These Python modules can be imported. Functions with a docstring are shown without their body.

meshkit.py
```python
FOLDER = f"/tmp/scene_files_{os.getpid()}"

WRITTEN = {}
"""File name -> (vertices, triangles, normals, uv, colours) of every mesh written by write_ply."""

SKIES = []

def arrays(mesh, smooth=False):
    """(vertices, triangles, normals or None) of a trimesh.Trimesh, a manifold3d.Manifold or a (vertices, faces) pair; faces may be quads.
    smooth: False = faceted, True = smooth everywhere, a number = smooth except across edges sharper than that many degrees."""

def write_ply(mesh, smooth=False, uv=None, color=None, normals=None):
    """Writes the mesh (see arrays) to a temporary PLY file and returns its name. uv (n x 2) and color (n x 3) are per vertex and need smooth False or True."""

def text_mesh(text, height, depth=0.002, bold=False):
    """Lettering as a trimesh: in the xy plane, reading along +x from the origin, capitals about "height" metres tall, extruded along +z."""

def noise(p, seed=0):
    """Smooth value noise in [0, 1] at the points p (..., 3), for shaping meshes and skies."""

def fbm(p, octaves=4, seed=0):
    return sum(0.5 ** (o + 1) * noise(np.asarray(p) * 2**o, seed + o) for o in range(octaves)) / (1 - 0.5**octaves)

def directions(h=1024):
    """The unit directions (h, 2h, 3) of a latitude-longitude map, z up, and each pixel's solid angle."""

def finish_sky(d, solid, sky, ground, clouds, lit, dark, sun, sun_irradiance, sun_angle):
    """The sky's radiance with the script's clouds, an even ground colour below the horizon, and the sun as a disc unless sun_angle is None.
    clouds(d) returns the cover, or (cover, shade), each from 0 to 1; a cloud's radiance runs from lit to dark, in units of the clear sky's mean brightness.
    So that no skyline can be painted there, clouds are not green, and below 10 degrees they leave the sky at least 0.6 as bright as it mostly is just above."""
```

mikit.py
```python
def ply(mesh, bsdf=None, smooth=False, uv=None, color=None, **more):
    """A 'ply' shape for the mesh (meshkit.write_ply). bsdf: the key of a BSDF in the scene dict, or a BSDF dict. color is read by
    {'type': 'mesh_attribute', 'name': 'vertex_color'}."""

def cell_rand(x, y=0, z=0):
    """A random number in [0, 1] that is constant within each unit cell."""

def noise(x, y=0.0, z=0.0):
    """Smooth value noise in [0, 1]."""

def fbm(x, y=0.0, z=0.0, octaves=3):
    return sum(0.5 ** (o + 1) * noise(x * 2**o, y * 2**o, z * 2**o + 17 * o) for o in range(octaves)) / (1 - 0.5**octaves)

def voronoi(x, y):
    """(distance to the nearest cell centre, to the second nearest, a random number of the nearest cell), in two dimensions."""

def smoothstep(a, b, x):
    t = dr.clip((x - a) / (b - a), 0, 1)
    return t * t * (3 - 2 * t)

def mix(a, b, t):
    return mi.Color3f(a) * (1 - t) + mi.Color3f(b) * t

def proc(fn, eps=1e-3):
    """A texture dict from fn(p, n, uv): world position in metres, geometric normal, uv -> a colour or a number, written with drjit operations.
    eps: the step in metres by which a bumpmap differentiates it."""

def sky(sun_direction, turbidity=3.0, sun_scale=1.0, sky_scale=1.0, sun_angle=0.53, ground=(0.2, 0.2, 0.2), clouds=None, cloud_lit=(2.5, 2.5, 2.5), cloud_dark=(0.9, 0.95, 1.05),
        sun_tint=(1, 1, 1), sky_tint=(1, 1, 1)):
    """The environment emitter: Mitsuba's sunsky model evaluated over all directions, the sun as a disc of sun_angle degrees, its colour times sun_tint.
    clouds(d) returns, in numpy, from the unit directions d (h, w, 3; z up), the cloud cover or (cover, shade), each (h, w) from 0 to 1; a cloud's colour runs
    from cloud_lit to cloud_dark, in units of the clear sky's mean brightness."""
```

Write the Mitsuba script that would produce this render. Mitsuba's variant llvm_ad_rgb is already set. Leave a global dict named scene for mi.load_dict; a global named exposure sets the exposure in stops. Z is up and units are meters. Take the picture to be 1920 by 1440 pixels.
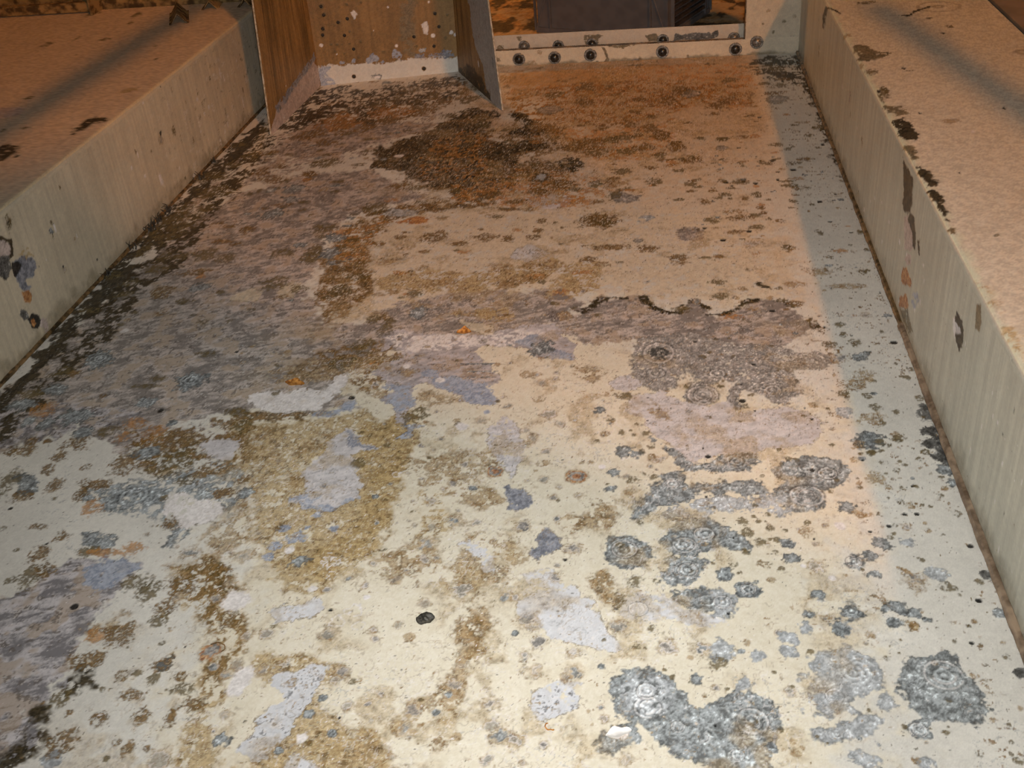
import math, numpy as np, trimesh, mitsuba as mi, drjit as dr, mikit
from shapely.geometry import Polygon, box as sbox
T = mi.ScalarTransform4f
rng = np.random.default_rng(7)
scene, labels = {}, {}

# ------------------------------------------------------------------ camera, light, exposure
exposure = 0.0
FWD, UP = np.array([-0.13973691, 0.83209586, -0.53674023]), np.array([0.00398296, 0.5425265, 0.84002924])
EYE = np.array([0.0, 0.0, 0.9])
scene['camera'] = {'type': 'perspective', 'fov': 51.282, 'fov_axis': 'x', 'near_clip': 0.02, 'far_clip': 60.0,
                   'to_world': T().look_at(origin=EYE.tolist(), target=(EYE + FWD).tolist(), up=UP.tolist())}
FLASH = np.array([0.03, -0.03, 0.955])
scene['camera_flash'] = {'type': 'spot', 'intensity': {'type': 'rgb', 'value': [9.7, 9.5, 9.2]}, 'cutoff_angle': 44.0, 'beam_width': 13.0,
                         'to_world': T().look_at(origin=FLASH.tolist(), target=[-0.21, 1.36, 0.0], up=[0, 0, 1])}
LAMP, LAMP_R = np.array([2.71, -3.0, 5.0]), 0.16
LAMP_L = [830.0, 310.0, 66.0]
LAMP2, LAMP2_L = np.array([-1.35, 4.55, 1.15]), [560.0, 220.0, 40.0]
scene['fill'] = {'type': 'constant', 'radiance': {'type': 'rgb', 'value': [0.022, 0.019, 0.015]}}
# ------------------------------------------------------------------ constants of the place (metres)
XR, XL, YB, ZT, RND = 0.385, -1.107, 3.125, 0.247, 0.010

POLYS="""
cream||60|60|0|-714,1573 -507,1606 -229,1677 48,1424 245,1334 234,1050 224,833 183,701 122,606 -505,566 -539,761 -544,931 -605,1146 -689,1336
cream||40|40|0.35|-673,2024 -384,2088 -45,2093 216,1970 227,1588 54,1668 -229,1677 -507,1606 -606,1609
tan||50|40|0.12|-673,2024 -463,2079 -160,2158 125,2226 227,1970 235,1662 54,1668 -232,1708 -507,1606 -606,1609
tan||50|40|0.35|-409,2549 -53,2588 207,2597 229,2248 123,2166 -159,2129 -388,2117
mauve|scraped_patch|18|6|0.0|-1122,1322 -1078,1452 -1071,1620 -1052,1792 -1030,1990 -980,2188 -849,2306 -687,2332 -574,2220 -511,2148 -600,2117 -659,2064 -692,1972 -662,1823 -682,1734 -625,1679 -591,1589 -507,1606 -481,1665 -407,1697 -330,1711 -251,1708 -173,1705 -141,1654 -165,1598 -217,1562 -277,1528 -302,1511 -432,1522 -463,1496 -479,1446 -525,1446 -499,1382 -477,1328 -523,1309 -559,1314 -666,1321 -746,1277 -797,1214 -922,1277 -963,1234 -1038,1179
mauve||12|6|0.42|-1021,2594 -907,2705 -792,2846 -561,2729 -646,2575 -710,2431 -859,2340 -962,2249 -997,2129 -1041,2018 -1078,2020 -1068,2324
mauve|scraped_patch|10|4|0.0|-931,2687 -751,2667 -561,2645 -603,2570 -661,2545 -726,2499 -779,2438 -880,2411 -960,2492
bmauve|scraped_patch|16|5|0.0|-879,900 -833,905 -814,915 -797,939 -782,963 -752,977 -730,974 -711,982 -667,959 -682,942 -675,907 -697,864 -686,835 -691,804 -685,769 -678,744 -696,728 -675,710 -676,679 -700,666 -735,655
blue||6|2|0.25|-743,954 -730,974 -711,981 -690,972 -667,959 -682,942 -695,929 -709,919 -731,934
bmauve||14|6|0.3|-1089,1322 -1059,1353 -1011,1353 -937,1345 -861,1329 -832,1314 -803,1299 -839,1281 -879,1270 -905,1259 -930,1248 -953,1241 -986,1220 -1015,1192
mauve||14|8|0.35|-781,1221 -750,1277 -699,1292 -609,1243 -567,1177 -628,1177 -671,1183 -723,1160 -763,1182
mauve|scraped_patch|12|4|0.0|-204,1643 -145,1619 -107,1672 -36,1675 -11,1627 7,1615 29,1620 50,1658 76,1621 80,1605 106,1609 134,1634 156,1658 209,1656 226,1620 255,1567 228,1547 189,1503 125,1499 52,1530 -49,1532 -112,1513 -180,1556
ochre|ochre_stain|16|8|0.22|-659,1278 -553,1292 -441,1318 -418,1292 -386,1336 -355,1265 -366,1199 -356,1114 -359,1026 -371,984 -398,954 -419,930 -460,929 -506,986 -557,1076 -613,1146 -651,1209
ochre||12|6|0.1|-457,1278 -383,1321 -369,1211 -367,1149 -366,1057 -373,994 -423,944 -459,972 -419,1035 -401,1113
brown|ochre_stain|14|6|0.25|-678,1871 -659,1970 -627,2076 -576,2115 -471,2122 -558,2030 -586,1940 -567,1865 -569,1807 -535,1750 -536,1687 -571,1627 -594,1603 -640,1690 -652,1777
umber||14|6|0.45|-678,1871 -659,1970 -627,2076 -576,2115 -471,2122 -558,2030 -586,1940 -567,1865 -569,1807 -535,1750 -536,1687 -571,1627 -594,1603 -640,1690 -652,1777
orange||12|6|0.5|-662,1894 -642,1995 -591,2074 -584,1940 -572,1842 -621,1821
ochre||12|5|0.3|-540,1772 -460,1818 -371,1781 -282,1806 -204,1848 -160,1801 -235,1739 -330,1711 -429,1708 -522,1718
ochre||12|5|0.35|-197,1759 -143,1845 -110,1799 -116,1714 -152,1674 -200,1676
ochre|ochre_stain|14|8|0.15|-421,668 -406,709 -402,767 -377,776 -342,733 -291,715 -271,676 -285,638 -403,631
brown||14|8|0.4|-335,706 -315,721 -291,715 -279,689 -292,669 -321,674
ochre||14|8|0.2|-466,803 -465,819 -429,825 -363,815 -345,796 -377,776 -408,797 -440,781
ochre||14|8|0.35|-622,967 -575,979 -527,922 -485,860 -494,810 -490,763 -475,706 -438,667 -496,651 -515,762 -525,841 -592,910
brown||12|8|0.42|-780,1235 -634,1183 -573,1146 -543,1032 -550,969 -605,1020 -588,1075 -641,1074 -725,1144
brown||12|8|0.42|-636,967 -579,989 -543,970 -501,886 -541,884 -565,911 -613,928
brown|ochre_stain|12|6|0.38|-239,891 -203,905 -193,855 -208,806 -224,761 -225,729 -249,738 -276,713 -288,728 -265,759 -240,786 -231,845
brown||12|6|0.4|-366,995 -329,1014 -312,1037 -278,1007 -273,975 -310,955 -337,942 -360,965
brown||12|6|0.42|-267,978 -249,1039 -193,1040 -160,990 -183,951 -219,932 -264,921
brown||10|6|0.45|-366,1199 -261,1225 -221,1213 -251,1151 -201,1105 -241,1082 -341,1149
ochre||12|6|0.4|-341,1149 -299,1126 -277,1038 -312,1037
brown||10|6|0.35|-152,1422 -137,1442 -120,1451 -103,1445 -85,1425 -101,1406 -121,1402 -143,1418
brown||10|6|0.45|-128,1372 -108,1381 -75,1379 -66,1364 -78,1353 -115,1357
brown||10|6|0.4|-382,1350 -387,1373 -364,1381 -323,1365 -312,1350 -336,1339 -364,1336
brown||12|8|0.3|-587,1472 -553,1484 -504,1475 -478,1458 -502,1429 -525,1413 -571,1402 -612,1402 -649,1418 -632,1439
brown||12|8|0.35|-500,1458 -471,1471 -447,1462 -457,1445 -465,1405 -480,1374 -517,1351 -506,1374 -503,1413
brown||10|6|0.35|-88,967 -71,971 -53,952 -61,934 -48,923 -56,905 -73,916 -85,945
brown||10|6|0.4|-141,1077 -118,1084 -103,1063 -115,1035 -129,1048
brown||10|5|0.3|-108,1070 -93,1096 -67,1100 -57,1078 -66,1053 -93,1049
grey||14|6|0.35|-733,1144 -643,1209 -573,1146 -580,1075 -651,1040 -765,1071 -813,1106
umber||12|6|0.5|-833,1277 -746,1277 -666,1321 -621,1292 -598,1196 -620,1145 -662,1170 -744,1169 -794,1208
umber||8|4|0.25|-665,1318 -560,1318 -485,1324 -554,1298 -654,1289
umber||12|6|0.4|-575,1498 -542,1515 -471,1531 -422,1495 -426,1429 -462,1374 -510,1389 -472,1454 -543,1446
umber||10|5|0.45|-622,967 -575,979 -517,913 -485,860 -494,810 -490,763 -509,762 -525,841 -585,910
grey|corrosion_patch|6|1.5|0|242,810 249,834 263,850 283,852 292,861 304,866 312,859 317,850 316,829 325,815 325,806 325,789 327,777 322,767 310,758 297,762 282,765 271,762 263,742 251,740 242,753 247,763 257,768 254,785 244,799
lgrey|corrosion_patch|8|2|0|157,826 165,845 176,856 196,861 211,855 225,846 231,833 232,822 227,809 213,798 204,788 194,781 204,771 181,763 165,760 155,767 153,779 140,769 149,784 150,800 156,811 138,805 143,816 156,817
lgrey|corrosion_patch|7|2|0|178,758 203,766 223,763 215,751 206,738 218,730 211,726 204,737 185,735 159,730 148,734 147,744 156,750 169,749
lgrey|corrosion_patch|7|2|0.25|184,725 195,730 202,726 208,709 195,700 179,706 161,706
grey|corrosion_patch|6|1.5|0|-61,785 -54,800 -37,815 -12,819 3,813 14,801 25,773 38,771 55,781 74,792 98,790 115,784 119,772 122,746 110,733 111,716 103,706 107,685 56,688 39,696 8,709 -6,719 -17,736 -26,742 -21,729 -26,720 -45,708 -52,703 -63,709 -68,720 -61,732 -48,741 -37,746 -47,755 -55,774
lgrey|corrosion_patch|5|1.5|0.2|-44,794 -29,807 -6,810 9,801 12,779 5,760 -17,745 -36,753 -47,772
grey|corrosion_patch|5|1.2|0|-75,1026 -72,1039 -56,1042 -38,1037 -20,1022 -10,998 -24,985 -43,978 -59,984 -70,993
grey|corrosion_patch|6|1.5|0|-8,1024 2,1048 11,1059 11,1076 34,1080 68,1070 87,1057 95,1047 107,1024 102,1014 72,1020 50,1012 32,999 6,1006
grey|corrosion_patch|6|1.5|0|2,992 6,1001 43,1006 60,997 49,984 44,971 31,952 10,948 -2,957 -2,973 4,979
grey|corrosion_patch|7|2|0|6,942 23,946 48,947 70,941 84,927 83,913 74,898 62,903 30,908 10,925
metal|corrosion_patch|7|2.5|0.1|-48,929 -27,938 2,933 30,908 62,903 72,893 50,886 10,896 -19,892 -47,897 -52,917
dgrey|corrosion_patch|5|1.5|0|-60,913 -61,928 -53,936 -42,932 -48,911 -54,906
grey|corrosion_patch|4|1.2|0|83,951 98,959 118,947 109,934 86,936
grey|corrosion_patch|6|1.5|0|141,1178 161,1196 191,1211 210,1207 235,1204 247,1182 246,1161 227,1144 205,1133 210,1120 205,1104 192,1094 175,1087 154,1099 146,1116 143,1136 164,1153 150,1164
grey|corrosion_patch|8|2|0|-23,1125 -6,1154 -8,1168 23,1172 33,1145 55,1149 76,1155 135,1150 140,1131 99,1124 52,1127 40,1114 20,1102 -6,1100 -19,1070 -40,1073 -34,1108
lgrey|corrosion_patch|7|2|0.3|61,1121 108,1116 150,1122 176,1112 153,1079 107,1089 66,1083 11,1071 -9,1081 25,1104
grey|corrosion_patch|6|1.5|0|-17,1253 -2,1240 20,1227 35,1209 45,1187 56,1194 74,1197 81,1215 104,1219 128,1213 128,1197 116,1176 91,1173 66,1173 48,1178 43,1172 29,1172 13,1193 14,1205 4,1221
wgrey|corrosion_patch|9|3|0.12|-49,1512 -24,1537 27,1551 78,1540 126,1509 175,1508 211,1479 245,1488 263,1459 239,1432 201,1433 206,1367 183,1338 161,1342 140,1363 124,1372 96,1398 72,1394 49,1407 38,1444 25,1407 20,1385 -10,1373 -37,1399 -52,1435 -45,1468
wgrey|corrosion_patch|6|2|0|29,1359 44,1394 68,1396 85,1363 70,1338 43,1338
wgrey|corrosion_patch|5|2|0|96,1363 105,1394 124,1402 115,1363 111,1342 116,1326 107,1318 97,1338
grey|corrosion_patch|7|2|0|-945,1147 -937,1160 -920,1157 -900,1138 -889,1114 -899,1104 -924,1113
grey|corrosion_patch|8|3|0.2|-834,1115 -807,1127 -775,1137 -751,1128 -717,1135 -694,1114 -696,1093 -717,1078 -755,1075 -782,1083 -811,1100
grey|corrosion_patch|6|2|0|-787,1208 -781,1221 -754,1225 -740,1212 -754,1195 -776,1191
grey|corrosion_patch|6|2|0.15|-775,1026 -757,1030 -726,1020 -723,1002 -740,995 -765,1005
grey|corrosion_patch|6|2|0.15|-651,1004 -655,1025 -640,1051 -629,1030 -637,1012 -641,997
grey|corrosion_patch|5|1.5|0|83,952 95,960 110,959 118,945 110,934 89,933
grey|corrosion_patch|5|1.5|0|211,994 225,1015 236,1012 242,995 237,984 224,982
grey|corrosion_patch|5|1.5|0|201,911 211,929 218,932 225,909 219,900 208,899
grey|corrosion_patch|5|1.5|0|245,920 251,928 264,931 275,919 275,911 264,911 253,915 247,913
lgrey|corrosion_patch|6|2|0.15|54,945 71,948 84,933 84,912 71,899 53,900
grey|corrosion_patch|6|2|0|288,1473 319,1489 328,1478 314,1457 295,1452
grey|corrosion_patch|6|2|0.15|255,1246 278,1272 299,1263 292,1238 269,1229
dgrey|corrosion_patch|5|2|0|355,1311 368,1339 384,1334 383,1302 364,1291
dgrey|corrosion_patch|5|2|0|365,1272 377,1285 384,1263 372,1251
dgrey|corrosion_patch|5|2|0|361,1242 380,1255 384,1230 387,1190 372,1186 366,1222
wgrey|corrosion_patch|5|3|0|-114,2143 -96,2159 -70,2144 -45,2130 -49,2101 -72,2094 -98,2104
mauve|corrosion_patch|5|3|0|26,1947 42,1968 72,1966 85,1943 80,1912 56,1902 32,1914
metal|bare_metal_patch|3|1|0|-172,918 -157,931 -142,937 -116,935 -111,948 -99,939 -97,927 -86,930 -79,919 -85,908 -74,904 -72,893 -63,871 -45,846 -58,840 -84,851 -104,853 -131,863 -137,876 -150,890 -170,895
metal|bare_metal_patch|8|3|0.4|-176,955 -158,971 -136,972 -129,956 -116,938 -142,936 -167,924
speck|bare_metal_patch|5|1.5|0.12|-142,769 -138,782 -122,796 -106,799 -90,794 -91,772 -97,757 -110,747 -128,739 -140,750
speck|bare_metal_patch|4|1.2|0|-436,788 -431,797 -414,796 -396,807 -376,809 -375,799 -379,783 -380,763 -387,741 -393,712 -404,693 -407,678 -419,678 -433,685 -444,689 -436,705 -433,734 -427,746 -414,757 -419,766 -432,776
metal|bare_metal_patch|5|1.2|0|-472,890 -459,902 -445,900 -421,913 -412,910 -405,898 -414,886 -438,879 -463,867 -461,881
speck|bare_metal_patch|5|1.5|0|-386,677 -377,687 -366,686 -352,670 -386,664
lilac|bare_metal_patch|5|2|0|-50,1364 1,1370 31,1343 61,1334 84,1340 95,1347 109,1314 137,1322 182,1330 223,1306 223,1267 204,1234 168,1233 136,1222 85,1218 43,1193 23,1218 5,1240 -12,1259 -21,1278 -28,1302 -56,1318
lilac|bare_metal_patch|5|2|0|-80,1399 -66,1417 -52,1422 -34,1395 -36,1377 -58,1373 -74,1382
brown||8|5|0.35|-28,1338 -8,1335 2,1321 12,1296 -0,1286 -10,1303 -22,1321
lilac|bare_metal_patch|6|1.5|0|-489,1244 -471,1271 -464,1275 -447,1254 -449,1237 -432,1234 -413,1222 -436,1217 -447,1207 -442,1185 -426,1154 -411,1136 -424,1130 -415,1107 -439,1084 -487,1080 -507,1104 -490,1117 -490,1132 -508,1166 -501,1184 -494,1217
blue||7|3|0.35|-507,1104 -490,1117 -470,1115 -476,1094 -440,1089 -426,1107 -415,1107 -438,1081 -487,1080
dblue||5|2|0.3|-468,1268 -447,1254 -447,1237 -413,1222 -436,1219 -455,1224 -465,1247
slate|bare_metal_patch|7|1.5|0|-469,1500 -480,1559 -452,1572 -438,1562 -390,1557 -352,1538 -315,1555 -281,1559 -255,1572 -215,1585 -181,1589 -166,1543 -141,1517 -143,1470 -193,1471 -211,1496 -253,1514 -297,1511 -308,1494 -281,1455 -261,1427 -259,1403 -274,1388 -254,1350 -273,1335 -295,1343 -314,1361 -343,1381 -374,1400 -392,1389 -382,1350 -381,1332 -390,1317 -380,1296 -392,1285 -405,1317 -416,1339 -438,1354 -424,1377 -436,1393 -453,1421 -468,1417 -461,1454 -428,1478 -432,1500 -446,1522
white||12|6|0.38|-479,1554 -389,1552 -317,1551 -258,1559 -191,1571 -208,1518 -308,1506 -386,1499 -431,1496
mauve||6|3|0.45|-423,1491 -338,1481 -264,1427 -261,1403 -323,1388 -382,1416 -455,1429 -426,1470
blue||6|2|0.3|-443,1393 -425,1401 -411,1397 -392,1389 -382,1350 -381,1332 -406,1321 -416,1339 -438,1354 -423,1373
blue||6|2|0.1|-377,1412 -328,1420 -273,1396 -256,1365 -257,1339 -273,1335 -295,1343 -315,1365 -343,1381
blue||6|2|0.05|-241,1527 -218,1549 -192,1539 -181,1509 -148,1487 -147,1470 -177,1466 -204,1475 -215,1501
blue|bare_metal_patch|4|1.2|0|-389,1249 -378,1268 -393,1282 -371,1284 -353,1282 -368,1270 -372,1246
white|bare_metal_patch|6|2|0|-564,1386 -541,1374 -523,1421 -506,1427 -502,1401 -508,1366 -528,1343 -528,1325 -555,1321 -605,1317 -632,1325 -659,1367 -635,1374 -594,1374
blue||6|3|0.2|-546,1314 -510,1321 -478,1351 -475,1328 -505,1303 -534,1303
lilac|bare_metal_patch|5|1.5|0.2|-253,1252 -253,1279 -236,1307 -213,1279 -195,1226 -199,1188 -207,1157 -231,1200 -246,1225
dblue|bare_metal_patch|5|1.5|0|-216,1139 -204,1136 -185,1131 -171,1111 -175,1100 -188,1088 -204,1088 -211,1113
dblue|bare_metal_patch|5|1.5|0|-160,1030 -150,1050 -132,1031 -129,1011 -143,1001 -160,990 -168,1003 -156,1017
white|bare_metal_patch|6|2|0.2|-687,1090 -685,1111 -669,1114 -656,1103 -608,1095 -591,1075 -601,1058 -636,1040 -671,1056
lilac|bare_metal_patch|6|2|0|-688,1229 -673,1246 -649,1250 -628,1243 -623,1223 -627,1209 -627,1193 -644,1189 -660,1199 -679,1215
metal|bare_metal_patch|6|2|0.35|-262,1018 -247,1025 -224,1015 -210,992 -207,970 -219,973 -227,998 -244,1005
cream|bare_metal_patch|4|1.2|0|-364,1627 -367,1632 -346,1593 -323,1565 -300,1546 -282,1552 -290,1578 -311,1590 -342,1597
ochre||6|3|0.3|-370,1627 -359,1644 -342,1626 -320,1640 -278,1644 -251,1619 -251,1595 -290,1592 -329,1616 -345,1612
white|bare_metal_patch|4|1.5|0|-59,730 -46,738 -34,735 -38,726 -51,722
lilac|bare_metal_patch|6|3|0|-299,2125 -241,2150 -211,2144 -192,2117 -201,2083 -234,2068 -269,2087
lgrey|bare_metal_patch|6|3|0|-595,2067 -578,2097 -524,2090 -495,2095 -518,2062 -560,2051
speck|bare_metal_patch|4|2|0.1|-289,1847 -283,1882 -262,1905 -239,1888 -210,1860 -224,1844 -254,1828 -275,1834
cream|bare_metal_patch|5|3|0|-710,1691 -722,1720 -705,1760 -684,1755 -679,1725 -691,1713 -680,1693
cream|bare_metal_patch|5|3|0|-805,1691 -798,1716 -772,1735 -748,1721 -747,1689 -777,1683
umber|grime_patch|20|10|0|-699,2412 -691,2466 -642,2521 -605,2560 -582,2607 -556,2655 -536,2704 -488,2747 -424,2691 -444,2632 -429,2552 -400,2483 -318,2484 -261,2460 -296,2419 -328,2361 -283,2291 -306,2214 -345,2172 -353,2114 -429,2119 -469,2181 -501,2191 -555,2249 -607,2319 -680,2359
umber||16|8|0.4|-374,2685 -279,2594 -205,2491 -102,2480 -98,2357 -166,2363 -232,2421 -292,2375 -192,2283 -210,2133 -277,2167 -314,2294 -313,2429 -404,2511
umber||14|8|0.42|-901,2684 -835,2898 -585,3061 -508,2855 -616,2714 -741,2625 -809,2553
umber||14|8|0.45|-418,2844 -236,2960 0,2927 224,2848 238,2673 81,2735 -78,2552 -240,2609 -377,2624
dark|grime_patch|16|6|0.34|-1076,2768 -1038,2949 -952,2987 -892,3004 -881,2834 -916,2685 -960,2608 -1025,2656
dark|grime_patch|22|8|0.3|-698,2466 -643,2526 -605,2560 -582,2607 -556,2655 -537,2715 -489,2752 -429,2702 -408,2679 -445,2642 -439,2572 -415,2494 -366,2470 -318,2484 -255,2459 -297,2427 -357,2398 -326,2344 -381,2332 -370,2250 -405,2238 -440,2149 -498,2206 -556,2257 -600,2318 -685,2350 -694,2421
orange||22|10|0.55|-554,2526 -495,2578 -443,2553 -412,2475 -422,2404 -381,2332 -385,2267 -407,2253 -439,2179 -483,2228 -533,2264 -577,2333 -561,2417
orange|rust_stain|20|10|0.52|-457,3043 -213,3083 15,3074 236,3039 237,2846 186,2680 80,2693 -79,2591 -253,2610 -382,2666 -425,2845
wash||20|10|0.0|-452,3068 -212,3067 0,3066 -87,2939 -277,2918 -429,2939
orange|rust_stain|20|8|0.35|-966,2755 -919,2862 -803,2894 -659,2947 -585,3061 -538,2954 -637,2826 -710,2747 -775,2649 -878,2599
dark|grime_patch|20|8|0.4|-993,2694 -971,2940 -820,2969 -585,3061 -527,2881 -629,2781 -735,2794 -746,2645 -863,2765 -910,2664
orange|rust_stain|18|8|0.52|-377,2624 -210,2566 -78,2552 13,2580 48,2394 -49,2336 -147,2345 -231,2493
orange||18|8|0.52|-492,2244 -348,2264 -192,2283 -104,2184 -156,2073 -314,2083 -435,2120
dark|grime_patch|12|5|0.2|-406,2689 -379,2702 -337,2660 -317,2598 -282,2555 -276,2516 -321,2512 -378,2546 -365,2574 -340,2590 -366,2643
dark|grime_patch|10|5|0.25|-241,2337 -222,2364 -190,2357 -169,2306 -197,2276 -227,2311
umber|grime_patch|9|4|0.08|-526,2069 -503,2103 -470,2115 -436,2127 -381,2105 -338,2088 -277,2084 -270,2063 -318,2070 -379,2091 -425,2091 -463,2079 -497,2074
rust|grime_patch|10|5|0.2|-557,2027 -516,2048 -486,2046 -488,2023 -523,2011
dark|grime_patch|7|3|0.1|-145,1619 -110,1675 -85,1686 -60,1670 -85,1671 -106,1660 -134,1613
dark|grime_patch|7|3|0.1|-38,1678 -25,1678 -14,1643 2,1632 7,1615 -8,1627 -24,1638
dark|grime_patch|7|3|0.1|2,1624 36,1620 29,1642 51,1667 66,1658 80,1632 71,1635 53,1658 37,1639 39,1614 7,1616
dark|grime_patch|7|3|0.1|73,1613 96,1611 123,1626 146,1667 170,1663 139,1639 122,1617 96,1605 75,1608
dark|grime_patch|7|3|0.1|191,1660 211,1659 219,1631 210,1640 195,1653
dark|grime_patch|7|3|0.1|233,1598 245,1593 257,1561 244,1562 234,1583
dark|grime_patch|7|3|0.1|149,1698 169,1721 187,1709 196,1691 181,1703 168,1709
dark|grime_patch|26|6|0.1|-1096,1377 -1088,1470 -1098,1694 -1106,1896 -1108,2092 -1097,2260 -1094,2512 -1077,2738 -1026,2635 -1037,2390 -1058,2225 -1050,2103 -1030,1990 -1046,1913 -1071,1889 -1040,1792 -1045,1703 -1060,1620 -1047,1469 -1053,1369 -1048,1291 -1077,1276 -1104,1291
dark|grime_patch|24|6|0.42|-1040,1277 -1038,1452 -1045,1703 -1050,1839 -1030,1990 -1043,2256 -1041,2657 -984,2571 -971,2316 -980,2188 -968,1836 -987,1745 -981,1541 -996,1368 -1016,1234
dark|grime_patch|18|6|0.4|235,3014 300,3106 387,3092 389,2917 385,2655 359,2829 282,2886
dark|grime_patch|14|5|0.3|365,3096 390,3118 399,2824 388,2430 390,2117 375,2205 373,2503 367,2784
brown|grime_patch|18|10|0.3|-660,874 -654,880 -658,859 -675,836 -683,829 -687,852
dark|grime_patch|18|8|0.2|-666,762 -663,792 -650,792 -645,774 -656,760 -668,744 -677,737 -664,720 -664,691 -672,672 -681,654 -698,627 -712,652 -689,669 -676,679 -674,707 -694,726 -680,739
"""
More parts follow.
